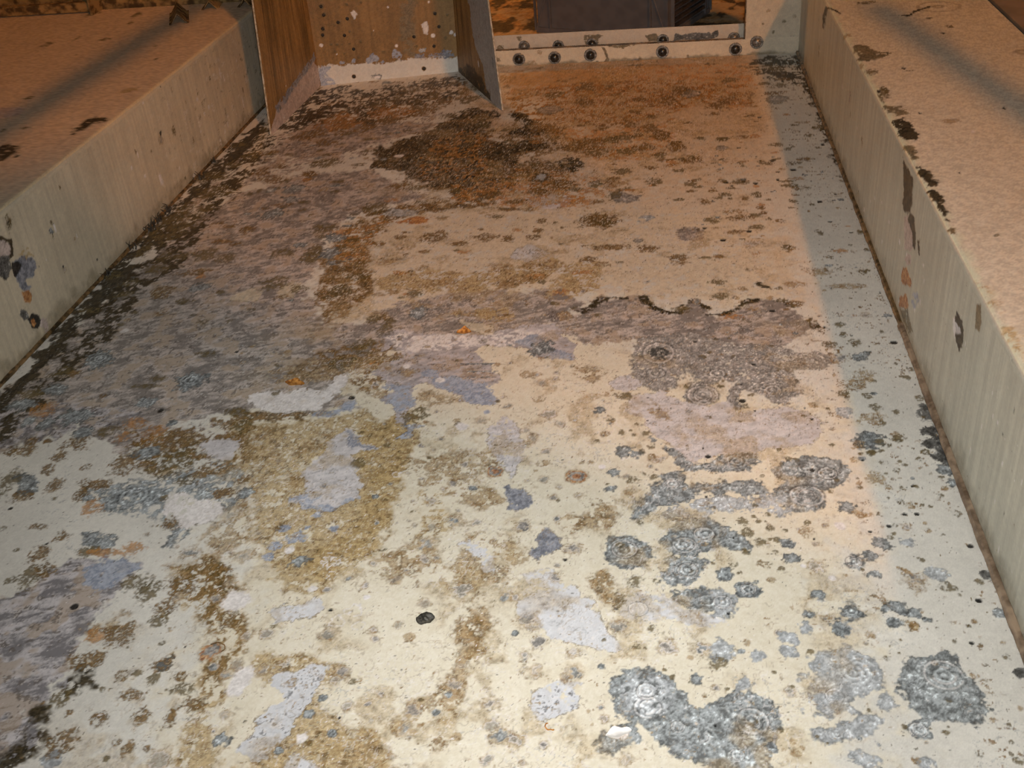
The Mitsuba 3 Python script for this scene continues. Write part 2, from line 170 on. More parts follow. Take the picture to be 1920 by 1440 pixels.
SPOTS="""
b -463 1072 8.7;b -499 1042 8.6;b -477 1028 12.1;b -470 1046 6.1;b -432 1043 7.3;b -503 1008 9.6;b -504 987 7.1;w -479 1000 6.7;g -461 980 11.7;p -389 950 6.3;w -429 931 5.0;
p -411 931 5.6;w -357 918 4.4;p -283 910 8.7;P -389 855 13.9;p -337 864 6.4;p -332 851 5.3;o -291 855 7.3;p -308 875 6.4;P -430 808 8.3;p -449 798 7.3;P -357 801 10.2;p -362 788 6.1;
g -370 762 5.6;g -379 741 6.9;g -347 715 4.8;p -339 752 7.9;p -318 757 5.5;p -307 771 5.0;w -378 708 6.1;d -370 701 5.0;g -398 691 4.8;k -345 737 1.9;k -397 896 2.6;P -327 952 9.4;
P -301 1017 13.9;d -355 1005 4.7;p -363 978 6.4;P -271 1063 11.9;p -301 1050 9.5;p -285 990 8.0;P -242 934 14.2;P -267 749 8.7;p -241 748 7.3;p -232 773 7.8;P -229 789 9.9;
P -225 813 11.0;o -231 709 8.4;o -214 718 6.5;p -276 690 4.6;P -271 723 11.4;P -184 763 11.5;p -188 924 8.6;p -178 735 9.4;P -167 722 11.1;p -178 692 6.4;p -464 855 9.7;d -459 867 5.4;
o -412 782 6.1;p -370 894 2.2;r -368 897 9.8;r -384 877 8.6;r -355 871 6.4;r -419 980 12.8;r -411 957 9.1;p -299 945 6.7;p -365 939 6.7;o -226 862 12.4;o -214 876 12.5;o -216 835 8.1;
d -260 764 2.7;p -387 699 3.8;p -242 1060 7.1;p -317 966 10.2;p -302 986 11.4;o -343 995 9.2;P -156 885 12.5;p -141 853 9.1;p -154 833 10.0;p -99 837 8.9;P -141 812 13.8;p -98 810 9.7;
g -68 820 3.9;g -169 867 4.1;P -51 881 12.2;d -14 880 5.0;P 5 851 11.8;d -30 850 4.9;d -21 849 2.0;P 42 852 11.7;o 29 837 3.9;l 64 849 13.6;d 59 832 8.6;g 35 807 6.6;l 85 803 10.3;
g 72 969 9.4;d 78 977 4.2;d -34 958 8.5;d -9 958 3.8;l 103 843 8.6;o 92 861 4.9;g 85 849 3.9;d 119 993 6.3;d 60 990 2.6;d 91 974 3.1;o -72 957 12.8;o -65 925 10.5;p -112 1011 11.2;
d -29 1065 4.5;p -38 698 10.6;p -62 750 5.6;p -66 764 4.7;p -141 690 4.5;k -121 993 2.7;p -131 959 8.7;p -181 1054 11.6;p -175 924 6.4;p -107 803 5.8;o -79 758 3.7;d 28 802 2.3;
o 42 785 3.3;p -152 718 8.3;p -122 713 5.5;d 9 808 3.8;d 1 818 2.9;p -198 1422 7.5;p -166 1410 5.9;p -188 1399 10.5;P -168 1312 14.0;g -92 1321 8.9;d -78 1298 6.9;p -148 1286 7.9;
d -93 1243 4.2;p -164 1218 6.7;P -188 1252 11.7;p -201 1269 7.9;g -54 1220 13.1;g -38 1214 9.3;d -29 1219 4.7;d -16 1229 5.6;d -42 1259 4.8;d -46 1269 2.9;d -23 1263 5.7;d -59 1263 6.7;
d -37 1286 4.8;R -118 1160 15.6;g -66 1171 8.2;g -70 1136 7.2;d -74 1144 3.6;o -46 1127 7.1;d -40 1154 7.2;d -25 1167 4.0;d -13 1161 7.2;p -162 1153 7.4;p -184 1150 4.6;p -145 1114 6.3;
p -112 1118 7.1;o -77 1096 10.5;o -113 1192 3.7;d -143 1446 3.8;d -54 1357 10.1;d -72 1364 4.1;k -22 1296 1.6;k 134 1321 1.9;k 56 1228 1.8;k -140 1199 1.5;k 18 1240 1.1;d 111 1293 4.7;
o -212 1426 12.8;k -22 1356 1.6;o -188 1353 8.2;k -136 1346 1.2;o -167 1188 9.4 6.2;p -150 1570 11.3;d 121 1331 5.8;o -82 1262 5.8;p -9 1199 9.2;o -15 1208 5.5;w -83 1183 5.5;
p -140 1137 5.4;w -297 1279 9.1;p -269 1296 10.1;R -232 1169 12.2;p -355 1164 5.7;p -351 1231 3.6;p -331 1218 7.9;r -370 1161 7.7;p -287 1143 7.5;p -277 1187 6.7;p -298 1129 5.6;
p -257 1133 7.4;p -312 1103 9.2;g -391 1112 3.7;D -434 1187 9.8;D -372 1308 16.6 18.2;k -485 1358 5.4;p -553 1190 8.0;p -470 1135 6.7;d -640 1456 4.7;d -613 1370 6.7;p -455 1397 9.9;
o -439 1366 10.8;o -502 1261 14.5 14.3;o -516 1223 16.3 17.2;o -594 1260 12.6 14.6;o -566 1206 10.2;o -513 1144 11.7;o -411 1428 8.9 10.3;b -371 1428 13.2 12.3;b -264 1317 6.1;
w -352 1408 7.6;w -415 1451 6.7;o -367 1336 4.2;p -292 1199 7.7;o -315 1162 11.4;o -330 1141 11.3;d -250 1346 3.7;d -239 1232 2.3;k -449 1549 2.8;k -457 1520 1.9;d 134 1058 4.4;
d 140 1035 4.9;d 132 1036 2.9;g 153 1029 8.7;d 137 1012 5.8;o 120 992 7.6;d 128 993 3.8;d 140 984 3.8;g 154 1003 9.6;p 179 988 11.3;o 174 1052 8.8;g 73 971 9.5;g 247 977 8.3;
g 248 1010 7.5;g 266 1033 10.5;l 294 1034 8.5;d 277 1043 4.8;g 178 940 8.2;g 164 908 6.3;o 183 903 7.1;l 159 889 8.9;l 198 889 12.3;p 226 880 6.1;l 140 874 8.8;g 256 900 7.9;
g 291 905 4.4;g 282 916 7.9;o 278 894 6.1;p 291 966 16.3;o 283 982 7.4;l 319 981 10.9;d 325 957 10.7 8.2;d 336 945 3.2;k 355 938 3.5;o 342 904 3.4;d 335 896 2.1;g 373 917 7.8;
G 373 980 8.1;d 363 969 5.4;d 307 1003 3.7;d 303 1007 2.8;d 341 1050 2.3;k 302 1089 3.1;k 317 1090 3.5;d 354 1127 4.0;d 327 1107 2.4;o 313 1106 6.9;k 279 1066 3.5;d 287 1067 3.5;
p 301 1064 8.7;d 282 1050 3.8;d 365 1091 6.8 6.5;d 301 1112 5.0;d 288 1121 2.4;d 327 1145 3.6;d 255 1141 5.1;o 281 1162 12.3;d 309 1180 6.2;d 293 1172 4.1;d 282 1219 5.3;d 296 1223 3.2;
d 321 1190 4.6;d 294 1197 5.2;d 316 1199 3.8;k 268 1202 1.7;d 266 1215 2.6;o 323 1261 6.5;d 309 1234 3.8;d 322 1246 4.3;g 284 1249 17.3 19.4;o 268 1239 8.6;G 366 1238 11.6;
G 368 1269 9.7;G 370 1209 10.4;g 372 1180 10.2;d 352 1221 7.4;d 362 1166 3.0;g 376 1153 8.0;o 362 1141 5.0;o 253 1085 9.9 6.4;o 242 1091 6.0 3.9;g 234 1104 9.0 9.9;o 323 1071 3.9;
d 118 1102 5.1;d 133 1084 4.0;d 115 1081 3.6;d 98 1069 8.1;d 104 1048 7.9;d 121 1030 7.8;d 85 991 4.8;d 90 974 2.9;o 127 964 4.7;k 185 1039 1.2;k 192 921 1.1;w 198 969 4.6;
w 220 1064 6.9;w 167 989 3.8;d 270 1086 2.4;d 336 1103 2.7;d 308 1142 2.8;d 118 820 3.5;p 132 794 6.9;d 160 851 4.0;p 182 903 7.4;g 162 909 6.7;g 211 912 10.3;g 194 889 11.6;
l 159 888 9.5;g 250 920 5.1;g 266 922 10.3;g 282 914 7.3;g 254 900 6.5;o 277 894 7.2;g 292 904 5.0;k 355 938 3.2;o 342 903 3.6;d 301 891 2.9;d 334 897 2.8;d 258 873 2.8;d 315 873 3.5;
d 245 863 1.4;d 253 853 2.1;d 239 845 3.9;o 229 877 5.0;l 139 872 10.2;l 134 852 8.6;d 135 801 2.8;l 226 784 9.4;d 209 773 2.4;d 240 754 3.3;d 279 748 3.2;o 128 730 3.9;d 305 724 3.1;
d 339 740 2.3;o 359 783 5.2;G 370 830 6.0;d 363 852 4.1;o 365 873 3.5;d 339 718 4.3;o 129 716 5.2;g 107 721 5.2;l 255 711 8.8;o 243 714 5.1;d 143 705 1.0;o 323 826 6.1 5.7;
k 323 849 0.7;d 283 756 1.3;o 329 767 3.9;g 371 919 5.0;k 325 1975 4.0;d 358 1925 3.9;d 375 1925 6.5;k 363 1890 1.9;d 374 1847 6.9;d 355 1758 9.1;o 282 1761 21.5 14.0;p 334 1603 9.9;
u 317 1601 4.3;g 368 1599 7.0;d 289 1572 8.4;d 288 1534 5.5;d 265 1506 10.9;p 276 1466 12.0;d 304 1511 12.3;o 303 1416 16.9 15.3;o 283 1387 18.0 14.8;d 264 1365 7.6;l 260 1316 11.2;
o 297 1298 17.1;d 332 1318 6.1;d 297 1242 7.1;d 324 1252 7.1;d 309 1236 3.5;d 266 1215 4.7;d 282 1217 5.9;d 294 1221 2.8;d 342 1205 3.5;d 350 1222 7.0;d 373 1353 8.7;k 372 1391 1.5;
k 370 1680 2.3;d 355 1449 3.1;d 373 1431 5.2;d 243 1582 8.5;d 204 1657 8.9;d 217 1637 7.3;o 234 1715 21.2 10.1;d 308 1289 7.3;o 320 1705 26.7 10.0;k 355 1573 1.4;d 299 1358 7.6;
d 304 1330 8.7;D 4 2799 2.0 5.2;e 292 2724 28.7 33.0;e 75 2797 26.3 32.2;d 183 2901 22.6 27.3;d -96 2477 26.1 26.6;d -79 2398 25.4 25.2;d -2 2361 17.7 21.6;m -21 2286 13.9 11.2;
d -86 2273 20.9 23.2;d -14 2204 15.1 19.3;d 99 1994 13.7 16.4;m -126 2008 28.5 30.6;d -123 2000 15.8 16.7;l -30 2013 14.1 19.1;e 138 2392 14.0 14.9;d 130 2197 11.5 10.4;d 195 2120 11.0 9.8;
d 261 2405 13.9 12.0;d 284 2373 8.5 9.8;d 288 2287 14.9 11.0;d 266 2079 10.7 11.9;d 273 2855 16.0 15.9;k 237 2595 4.5;k 234 2501 2.9;k 325 1976 4.1;k 357 1924 3.4;d 374 1920 7.1;
d 374 1846 6.9;d 35 2103 14.4 6.5;m 89 2091 9.5 16.1;m 156 2005 21.2 15.0;d 225 2293 13.4 11.1;m -30 2541 22.7 33.2;m -0 2483 22.2 31.9;m 32 2408 21.5 30.3;m -43 2415 29.0 25.5;
m 66 2316 24.2 14.2;u 24 2311 13.9 18.9;m 170 2727 31.2 36.9;u 195 2700 30.8 36.3;m 54 2832 24.6 32.9;m 137 2695 23.3 30.2;d 312 2836 23.8 19.6;m 286 2775 23.4 15.1;d 367 2508 14.1 16.0;
d 305 2989 33.2 28.5;m 134 2636 15.2;d 216 2609 11.2 11.4;m 192 2463 14.3 10.4;m -60 2769 24.5 19.1;m -206 2894 25.9 34.6;m -202 2762 29.1 32.0;m -66 2671 15.9 18.0;d -27 2631 9.7 11.7;
m 16 2747 24.1 31.3;m 62 2147 13.0 8.4;m 104 2144 9.7 8.4;m 171 2098 9.4 9.7;d 146 2157 9.7 6.7;m 196 2049 12.3 7.8;m 230 1986 8.9 7.4;m 238 1859 11.3 10.0;m -99 1883 36.0 13.8;
m -24 1872 17.7 13.6;m 31 1823 20.1 19.6;d 77 1827 11.4 6.5;m 106 1832 8.6 7.9;m -138 1830 17.7 13.3;d -79 1815 8.7 6.5;d 66 2345 7.0 7.7;d 131 3060 6.1 9.0;k -150 2985 2.6;
d 210 1994 6.0 5.9;p 172 1883 17.3 20.4;d 231 1866 8.5 10.1;e -46 1908 9.0 8.4;m 238 2291 5.0 7.4;e -289 2712 33.7 32.2;m -428 2927 11.6 14.7;d -289 2838 25.8 23.1;m -209 2885 18.5 35.4;
m -202 2771 21.4 27.6;d -118 2472 22.5 27.3;h -267 2250 21.3 27.8;m -529 1953 12.7 13.2;m -460 1946 30.7 22.7;m -448 1971 11.3 13.2;m -568 1920 12.6 12.9;m -400 1915 12.3 11.3;
m -351 1940 23.3 17.8;m -305 1931 13.6 17.6;m -253 1935 16.2 13.8;m -244 1966 10.9 14.1;m -245 2014 8.3 12.0;d -195 1901 4.7 4.9;d -365 2488 16.7 11.3;d -454 2608 15.8 25.5;
m -464 1881 13.6 7.4;m -500 1868 8.2 9.2;m -366 1979 5.6 6.6;m -199 1979 5.4 5.8;m -198 2585 11.8;d -342 2745 3.6 5.5;m -283 2565 43.9 39.2;m -171 2451 38.5 36.1;m -216 2207 35.6 30.7;
m -271 2166 23.6 22.5;u -390 2175 30.1 30.5;m -372 2152 23.8 26.2;d -291 2333 12.6 15.2;d -142 2202 17.6 19.0;d -185 2175 14.6 11.2;m -114 2222 20.6 19.2;m -125 2004 40.6 32.7;
d -111 1996 13.5 16.3;u -178 2123 17.2 21.6;m -138 2103 14.1;d -152 2396 25.1 21.7;m -214 2428 28.8 22.3;u -431 2149 18.0 30.1;d -102 2139 14.2 21.7;m -144 2559 19.9 19.3;
m -120 2816 17.9 16.9;w -630 2415 11.8 11.1;k -294 2650 1.7 3.1;d -452 2187 18.3 15.5;d -547 2210 18.7 15.9;m -582 2228 28.3 20.2;m -634 2770 30.2 34.3;u -685 2733 30.1 45.1;
d -727 2861 23.6 30.4;d -767 2820 23.4 35.8;d -627 2895 15.7 36.8;d -556 2696 22.0 19.6;u -753 2741 30.4 45.6;d -705 2941 32.1 38.1;d -519 2834 30.4 23.5;d -512 2963 23.6 50.5;
d -1046 2396 21.7 23.6;d -1037 2212 28.6 36.7;d -999 2219 16.3 18.9;d -1017 2127 23.7;d -1060 2130 23.9 34.9;D -1057 2034 53.7 84.2;d -1069 1913 18.4 34.4;d -1005 1827 21.2 23.9;
d -1012 1887 14.5 29.2;d -928 1891 25.1 28.8;d -877 1866 21.1 24.0;m -873 1934 18.1 12.6;d -758 1890 24.4 22.3;D -698 1872 24.0 31.1;m -827 2314 20.5 21.7;m -912 2291 28.9 27.1;
m -950 2335 21.0 22.4;m -876 2006 14.9 19.5;d -680 1732 16.2 12.5;D -739 1754 29.7 25.0;u -899 1795 10.3 11.4;m -954 1728 26.9 18.3;D -597 1716 22.2 23.6;m -915 1952 25.6 10.3;
d -818 2283 12.2 15.9;u -822 2284 12.2 15.9;m -918 2374 17.0 17.1;g -844 2089 22.9 28.0;g -837 2226 27.9 22.5;g -669 1955 21.2 24.7;g -657 1885 20.6 23.4;d -918 2223 8.1 10.4;
d -939 2205 10.1 10.3;m -835 2133 23.2 11.5;m -872 2118 9.7 9.6;g -827 2169 19.5 17.7;d -1052 2333 21.3 20.5;d -1017 2448 22.0 21.8;m -980 2467 26.5 22.0;d -1072 2534 22.8 18.0;
d -968 2455 8.8 12.1;d -911 2450 13.0 12.0;m -885 2599 27.2 39.1;m -847 2523 26.5 31.0;m -919 2578 27.2 32.4;D -806 2386 33.5 28.3;m -826 2325 12.4 13.1;d -1100 2306 25.5 33.8;
d -1045 2302 21.1 20.0;d -1022 2250 20.7 17.2;d -983 1886 18.0 24.9;g -885 1739 20.1 18.2;d -1033 1765 20.8 13.8;d -1029 1717 17.0 11.1;d -1088 1802 21.2 16.0;m -923 1803 31.1 9.2;
d -951 1970 3.0 3.5;D -755 2075 4.5 5.5;m -907 1816 20.8 7.8;d -692 1902 13.9 19.9;d -642 1907 10.4 15.8;u -619 1869 23.7 15.3;u -663 1986 25.0 16.9;D -615 2101 33.3 31.8;
D -707 2005 25.3 25.8;d -473 1690 10.1 8.5;d -436 1699 4.5 5.3;D -477 1582 16.8 28.9;D -508 1611 14.7 14.9;g -430 1633 14.7 20.0;D -533 1463 23.0 21.9;D -502 1514 18.7 27.3;
o -474 1523 7.0 18.3;u -473 1458 9.1 8.6;g -196 1505 19.9 21.5;o -195 1473 6.6 5.0;o -166 1612 13.9 19.0;o -496 1711 10.2 10.8;o -519 1702 12.8 6.5;o -531 1840 20.3 15.1;o -502 1868 8.2 7.4;
o -464 1878 12.2 7.4;o -566 1627 14.9 12.7;d -195 1901 5.3 4.9;o -203 1803 15.2 16.8;o -249 1783 10.1 11.1;o -375 1842 6.6 4.7;o -411 1746 30.6 16.5;D -577 1774 18.6 17.3;
D -594 1725 15.6 16.7;o -556 1795 10.7 8.8;o -305 1802 25.7 17.0;o -283 1730 24.9 16.0;o -256 1750 20.0 16.2;u -995 1321 23.1 21.5;m -964 1215 24.0 15.5;m -886 1234 24.0 21.2;
m -898 1197 11.8 16.8;m -902 1167 10.6 16.3;m -874 1129 12.4 19.0;D -948 1135 14.6 35.6;m -911 1101 18.4 13.6;m -846 1174 8.4 7.9;D -855 1266 17.6 13.8;u -820 1252 13.0 15.4;
u -814 1284 17.7 15.8;m -787 1232 17.1 16.8;u -773 1259 19.5 21.0;m -787 1178 18.7 24.7;m -810 1133 28.5 11.9;m -824 1112 10.1 20.1;y -714 1189 35.1 38.5;m -662 1160 14.1 23.4;
u -790 1083 13.8 16.0;d -857 1099 5.1;y -637 1281 15.0 18.8;d -660 1317 21.9 9.8;g -822 1344 18.2 16.8;g -921 1306 29.5 20.8;g -998 1291 13.7 16.8;g -893 1263 17.7 15.8;g -967 1284 13.6 16.5;
k -913 1077 3.6;D -1009 1443 14.7 12.0;D -1022 1430 19.6 9.6;D -1032 1369 28.6 13.6;m -990 1434 12.2 11.9;g -999 1385 21.5 18.2;k -790 1323 4.9 6.5;g -756 1288 11.0 9.8;D -834 1416 14.2 11.2;
d -845 1392 25.7 6.6;k -725 1502 3.4;d -775 1497 19.4 11.9;g -773 1411 23.3 26.4;g -964 1477 27.2 24.5;w -963 1579 7.8;m -907 1364 7.0;m -591 1146 11.9;g -577 1116 13.6 12.5;
m -607 1118 19.5 12.6;y -675 1142 16.0 16.5;g -1036 1337 21.1 17.7;m -985 1210 13.1 11.6;m -940 1238 6.6;m -967 1241 8.9 11.9;m -820 982 16.3 15.5;y -809 938 17.0 23.9;m -794 952 14.7 13.0;
d -834 934 7.3 7.4;d -856 990 5.1;d -900 1033 5.2;m -850 1039 15.6 7.5;m -807 1018 12.8 10.0;d -754 988 14.9 9.5;u -727 988 27.1 6.8;u -692 1000 14.8 11.4;m -663 1051 12.7;
k -725 890 5.6;y -658 933 21.2 17.3;y -638 918 18.6;m -599 929 23.3 18.6;m -605 891 13.7;y -604 870 11.2;d -564 972 4.3;u -673 841 12.3 12.5;m -643 845 20.0 17.1;g -571 801 9.6;
m -575 801 12.8;d -596 788 6.4 4.5;d -573 781 10.5 8.9;m -545 786 8.0;d -627 762 4.2;m -590 755 15.5 10.3;d -533 766 14.5 7.5;m -651 727 6.6;m -612 721 9.2;m -567 727 10.1 11.6;
m -532 731 8.1 15.4;m -515 747 12.2 11.7;m -613 783 7.4;m -578 692 5.5;m -563 684 9.8 12.2;m -542 686 5.9;l -640 665 9.8;p -524 673 13.5;R -522 822 15.0;d -586 833 3.9;d -581 670 3.9;
w -521 906 20.3 16.1;g -466 701 9.7;w -472 782 12.4 21.5;p -472 734 8.0;p -491 789 10.4;p -547 909 11.4;d -590 948 3.5;k -556 830 1.3;d -625 825 2.6;m -665 805 23.9 11.9;m -641 690 14.0 17.8;
y -671 747 12.6;m -516 876 13.3;p -488 849 9.7;p -484 805 9.5;p -478 712 5.9;k -821 1005 2.5;p -614 991 14.5;m -552 959 14.1;p -535 987 14.3;d -680 1043 3.0;p -597 910 8.0;
p -551 912 9.1;p -510 801 6.3;c 293 824 21.1;c 177 790 9.5;c 311 773 9.1 8.8;c 253 750 9.1;c -48 1013 16.5;c 29 977 12.7;c -17 765 14.8;c 40 730 7.1;c 90 753 8.1;c 90 753 17.1;
c 72 710 7.9;c -29 910 11.3;c 26 1023 15.3 15.0;c 51 1044 13.2 13.6;c -18 787 11.3;c 14 742 7.2;c -6 1485 12.8;c -6 1485 25.5 33.2;c -8 1424 12.4 11.7;c -32 1427 6.2;c 60 1362 13.8 18.2;
c 60 1362 23.7 25.5;c 84 1421 12.2 11.6;c 12 1146 10.6;c 186 1123 12.3;c 186 1123 22.5;c 218 1171 12.5;c 227 998 10.3;c 68 924 11.1;c 99 947 9.3;D -5 1485 10.6 14.5;G -6 1485 12.8 16.6;
g -298 1456 33.0 2.1;g -286 1433 26.1 2.0;g -301 1417 32.4 1.6;
"""
RINGS=[(0.293,0.824,0.0204,0.0067),(0.178,0.794,0.0150,0.0045),(0.201,0.824,0.0277,0.0069),(0.310,0.773,0.0117,0.0047),(0.255,0.751,0.0104,0.0042),(-0.017,0.766,0.0223,0.0062),(0.040,0.730,0.0232,0.0058),(0.090,0.753,0.0251,0.0063),(0.073,0.710,0.0140,0.0042),(-0.018,0.790,0.0208,0.0058),(-0.048,1.013,0.0309,0.0083),(0.029,0.978,0.0255,0.0064),(0.026,1.025,0.0241,0.0072),(0.053,1.046,0.0243,0.0073),(0.051,0.926,0.0225,0.0067),(-0.033,0.914,0.0186,0.0056),(0.185,1.123,0.0266,0.0066),(0.218,1.175,0.0251,0.0063),(0.190,1.182,0.0211,0.0063),(0.227,0.998,0.0150,0.0053),(0.212,0.916,0.0143,0.0050),(0.099,0.947,0.0168,0.0050),(0.068,0.924,0.0166,0.0050),(-0.006,1.485,0.0191,0.0077),(-0.010,1.424,0.0309,0.0084),(0.060,1.363,0.0257,0.0077),(0.084,1.423,0.0304,0.0082),(0.143,1.370,0.0254,0.0076),(0.101,1.197,0.0233,0.0058),(0.012,1.146,0.0212,0.0053),(0.061,1.188,0.0162,0.0049),(-0.741,1.107,0.0397,0.0079),(-0.773,1.411,0.0303,0.0076),(-0.966,1.482,0.0298,0.0074),(0.173,0.741,0.0118,0.0035),(0.156,0.740,0.0105,0.0032),(0.255,0.711,0.0101,0.0030),(0.232,1.460,0.0258,0.0078),(0.164,1.376,0.0341,0.0075)]
RW_POLYS="""
dark|corrosion_hole|4|1.5|0|1700,236 1678,230 1641,234 1614,232 1610,213 1602,199 1607,180 1640,164 1669,167 1666,190 1681,214
pink|corrosion_hole|3|1|0|1642,158 1618,169 1568,158 1556,146 1572,130 1612,115 1631,136
dark||3|1|0|1610,182 1574,184 1552,165 1544,142 1564,142 1574,158 1616,165
dark||2|1|0|1539,163 1529,167 1514,151 1521,147
rust|rust_lump|3|1|0|1605,85 1585,98 1567,96 1538,92 1547,80 1577,67 1606,60 1612,69
rust|rust_lump|3|1|0|1602,34 1569,55 1545,60 1538,48 1574,26 1599,19
olive|moss_patch|4|2|0.1|1591,16 1540,44 1521,38 1495,31 1512,16 1554,12
pink||2|1|0|1595,115 1569,125 1558,115 1585,99 1604,101
dark|corrosion_hole|3|1|0|1294,182 1274,179 1261,182 1246,167 1245,152 1251,137 1269,142 1282,150 1292,161
lilac||2|1|0|1290,162 1267,169 1260,163 1273,154 1284,153
white||1|0.6|0|1302,161 1296,167 1283,154 1282,142 1298,151
obrown|grime_streak|2|1.5|0|1217,229 1202,237 1188,220 1189,206 1207,202
blue||3|2|0.3|1531,80 1499,95 1479,96 1502,67 1525,62
dark|corrosion_hole|3|1|0.1|2671,235 2596,258 2518,277 2632,241 2647,213 2655,188 2691,181 2700,208
olive|moss_clump|8|3|0.1|2285,254 2305,264 2284,282 2250,297 2235,323 2200,296 2181,266 2207,249
dark|moss_clump|6|2|0.05|1838,250 1854,274 1773,285 1745,276 1743,259 1761,250
olive|moss_clump|8|3|0.15|1913,254 1910,278 1871,283 1865,258
olive|moss_clump|6|2|0.05|1723,249 1718,263 1655,263 1656,251 1688,251
dark|moss_clump|6|2|0|1634,250 1618,262 1589,272 1551,265 1552,254 1583,248
dark|moss_clump|5|2|0|1532,249 1534,261 1508,264 1482,260 1451,260 1424,256 1434,251 1477,251
obrown|moss_clump|4|2|0|1399,248 1401,257 1386,261 1378,256 1387,249
ochre||8|5|0.3|1241,248 1233,258 1206,259 1175,261 1156,259 1179,253
ochre||8|5|0.35|1131,251 1127,264 1091,260 1068,259 1074,252
dark||3|1.5|0.1|2517,387 2524,411 2550,424 2589,464 2576,465 2534,424 2509,408
"""
RW_SPOTS="""
P 2234 161 7.6 10.9;d 2209 134 3.5 8.7;P 2052 130 5.1 10.2;d 2061 134 3.2 5.3;w 2335 150 3.5 5.8;w 2290 137 2.8 7.0;w 2709 120 3.7 3.7;d 2723 125 3.0 5.9;d 2041 32 3.0 7.5;w 1967 27 4.1 4.1;w 1882 88 2.6 4.4;w 1941 103 2.8 2.8;w 1652 108 4.4 4.4;w 1782 47 4.0 4.0;d 2412 149 3.3 3.3;w 2122 134 3.6 3.6;w 1918 66 2.8 2.8;w 2265 212 2.5 2.5;w 1818 106 2.1 2.1;w 1745 101 3.1 3.1;d 1527 162 2.1 6.8;d 2765 183 5.2 5.2;o 2722 112 7.4 7.4;w 1500 64 3.8 3.8;w 1477 93 2.0 5.1;w 1485 81 1.7 3.4;w 1487 148 3.0 3.0;w 1483 133 1.3 1.3;w 1471 130 1.3 4.2;w 1690 53 1.5 1.5;w 1777 50 2.0 2.0;w 1654 108 3.3 3.3;w 1234 162 1.8 3.6;w 1151 210 1.3 1.3;w 1212 178 0.9 0.9;w 1148 217 0.8 0.8;w 1595 114 3.6 3.6;w 1225 160 1.2 1.2;w 1189 173 0.8 0.8;w 1338 234 1.2 1.2;w 1339 211 0.8 0.8;w 1107 180 1.3 1.3;w 1235 141 1.2 1.2;w 1747 102 1.1 2.7;k 1346 137 0.8 0.8;k 1068 240 1.0 1.0;w 1614 72 1.7 5.5;w 1606 22 1.7 5.6;o 1572 112 3.6 3.6;w 1626 143 1.7 14.5;w 1615 124 0.9 7.2;w 1106 171 2.0 2.0;w 1090 149 1.7 2.8;w 1071 153 2.4 2.4;w 1120 113 1.9 3.1;w 1143 59 1.9 7.5;w 1032 123 1.7 3.5;w 968 146 1.6 4.0;w 1031 68 1.4 3.6;w 990 31 1.2 5.9;w 941 41 1.1 1.1;k 1050 152 1.9 1.9;k 998 78 0.9 2.3;w 987 133 1.1 1.1;w 1040 152 1.0 1.0;k 1031 197 1.1 3.8;d 1986 264 29.8 9.2;d 1969 254 24.5 3.7;d 2116 264 16.7 12.9;o 2165 250 13.9 5.9;k 2132 325 5.6 3.8;d 2114 334 4.4 7.0;k 1873 305 5.4 2.3;o 1828 344 10.4 14.0;k 1600 309 3.5 2.0;d 1375 307 4.4 4.0;k 2363 447 6.7 3.4;d 2645 338 13.0 23.1;o 2378 253 10.9 14.3;d 2001 269 20.2 5.5;k 2002 257 8.1 3.7;d 2408 469 11.0 6.9;d 2484 443 7.3 7.2;w 1773 369 6.6 3.3;w 1780 436 1.5 1.5;k 1882 446 5.4 2.8
"""
LW_POLYS="""
pink|rust_lump|4|1.5|0|1520,210 1543,202 1557,184 1551,171 1529,166 1504,178 1500,199
dark|corrosion_hole|4|1.5|0|1512,219 1545,206 1562,188 1550,166 1529,166 1523,143 1508,142 1497,153 1491,172 1515,173 1547,173 1552,187 1538,202
dgrey||3|1.5|0|1512,183 1538,173 1535,150 1512,141 1497,153
dblue|corrosion_hole|4|1.5|0|1543,159 1572,158 1601,142 1603,121 1580,110 1557,114 1567,98 1554,93 1540,109 1538,129
black||2|1|0|1540,158 1559,154 1566,142 1551,134 1536,133 1534,145
rust|rust_lump|3|1.5|0|1537,102 1557,97 1564,82 1549,74 1535,84
dgrey||3|1.5|0|1519,84 1534,70 1533,57 1516,58 1510,72
black|corrosion_hole|2|1|0|1530,53 1545,57 1563,44 1564,30 1547,23 1530,34
rust||2|1|0|1537,48 1546,46 1546,35 1537,33 1532,40
pink||3|1.5|0.2|1567,35 1580,29 1578,11 1565,7 1555,24
ochre||4|2|0.2|1566,164 1596,158 1605,140 1579,147 1565,156
dark||6|3|0.2|1568,227 1588,223 1568,211 1561,209 1563,221
dark|grime_clump|10|4|0.2|2004,318 2039,302 2025,262 2004,264 1994,278 1965,289 1926,302 1974,312
dark|grime_clump|10|4|0.1|1868,436 1888,418 1873,379 1834,370 1804,380 1784,389
pink||10|5|0|2109,573 2134,554 2129,518 2102,485 2077,490 2054,510 2048,538
ochre||8|4|0.1|2192,320 2231,318 2231,297 2212,284 2200,300
"""
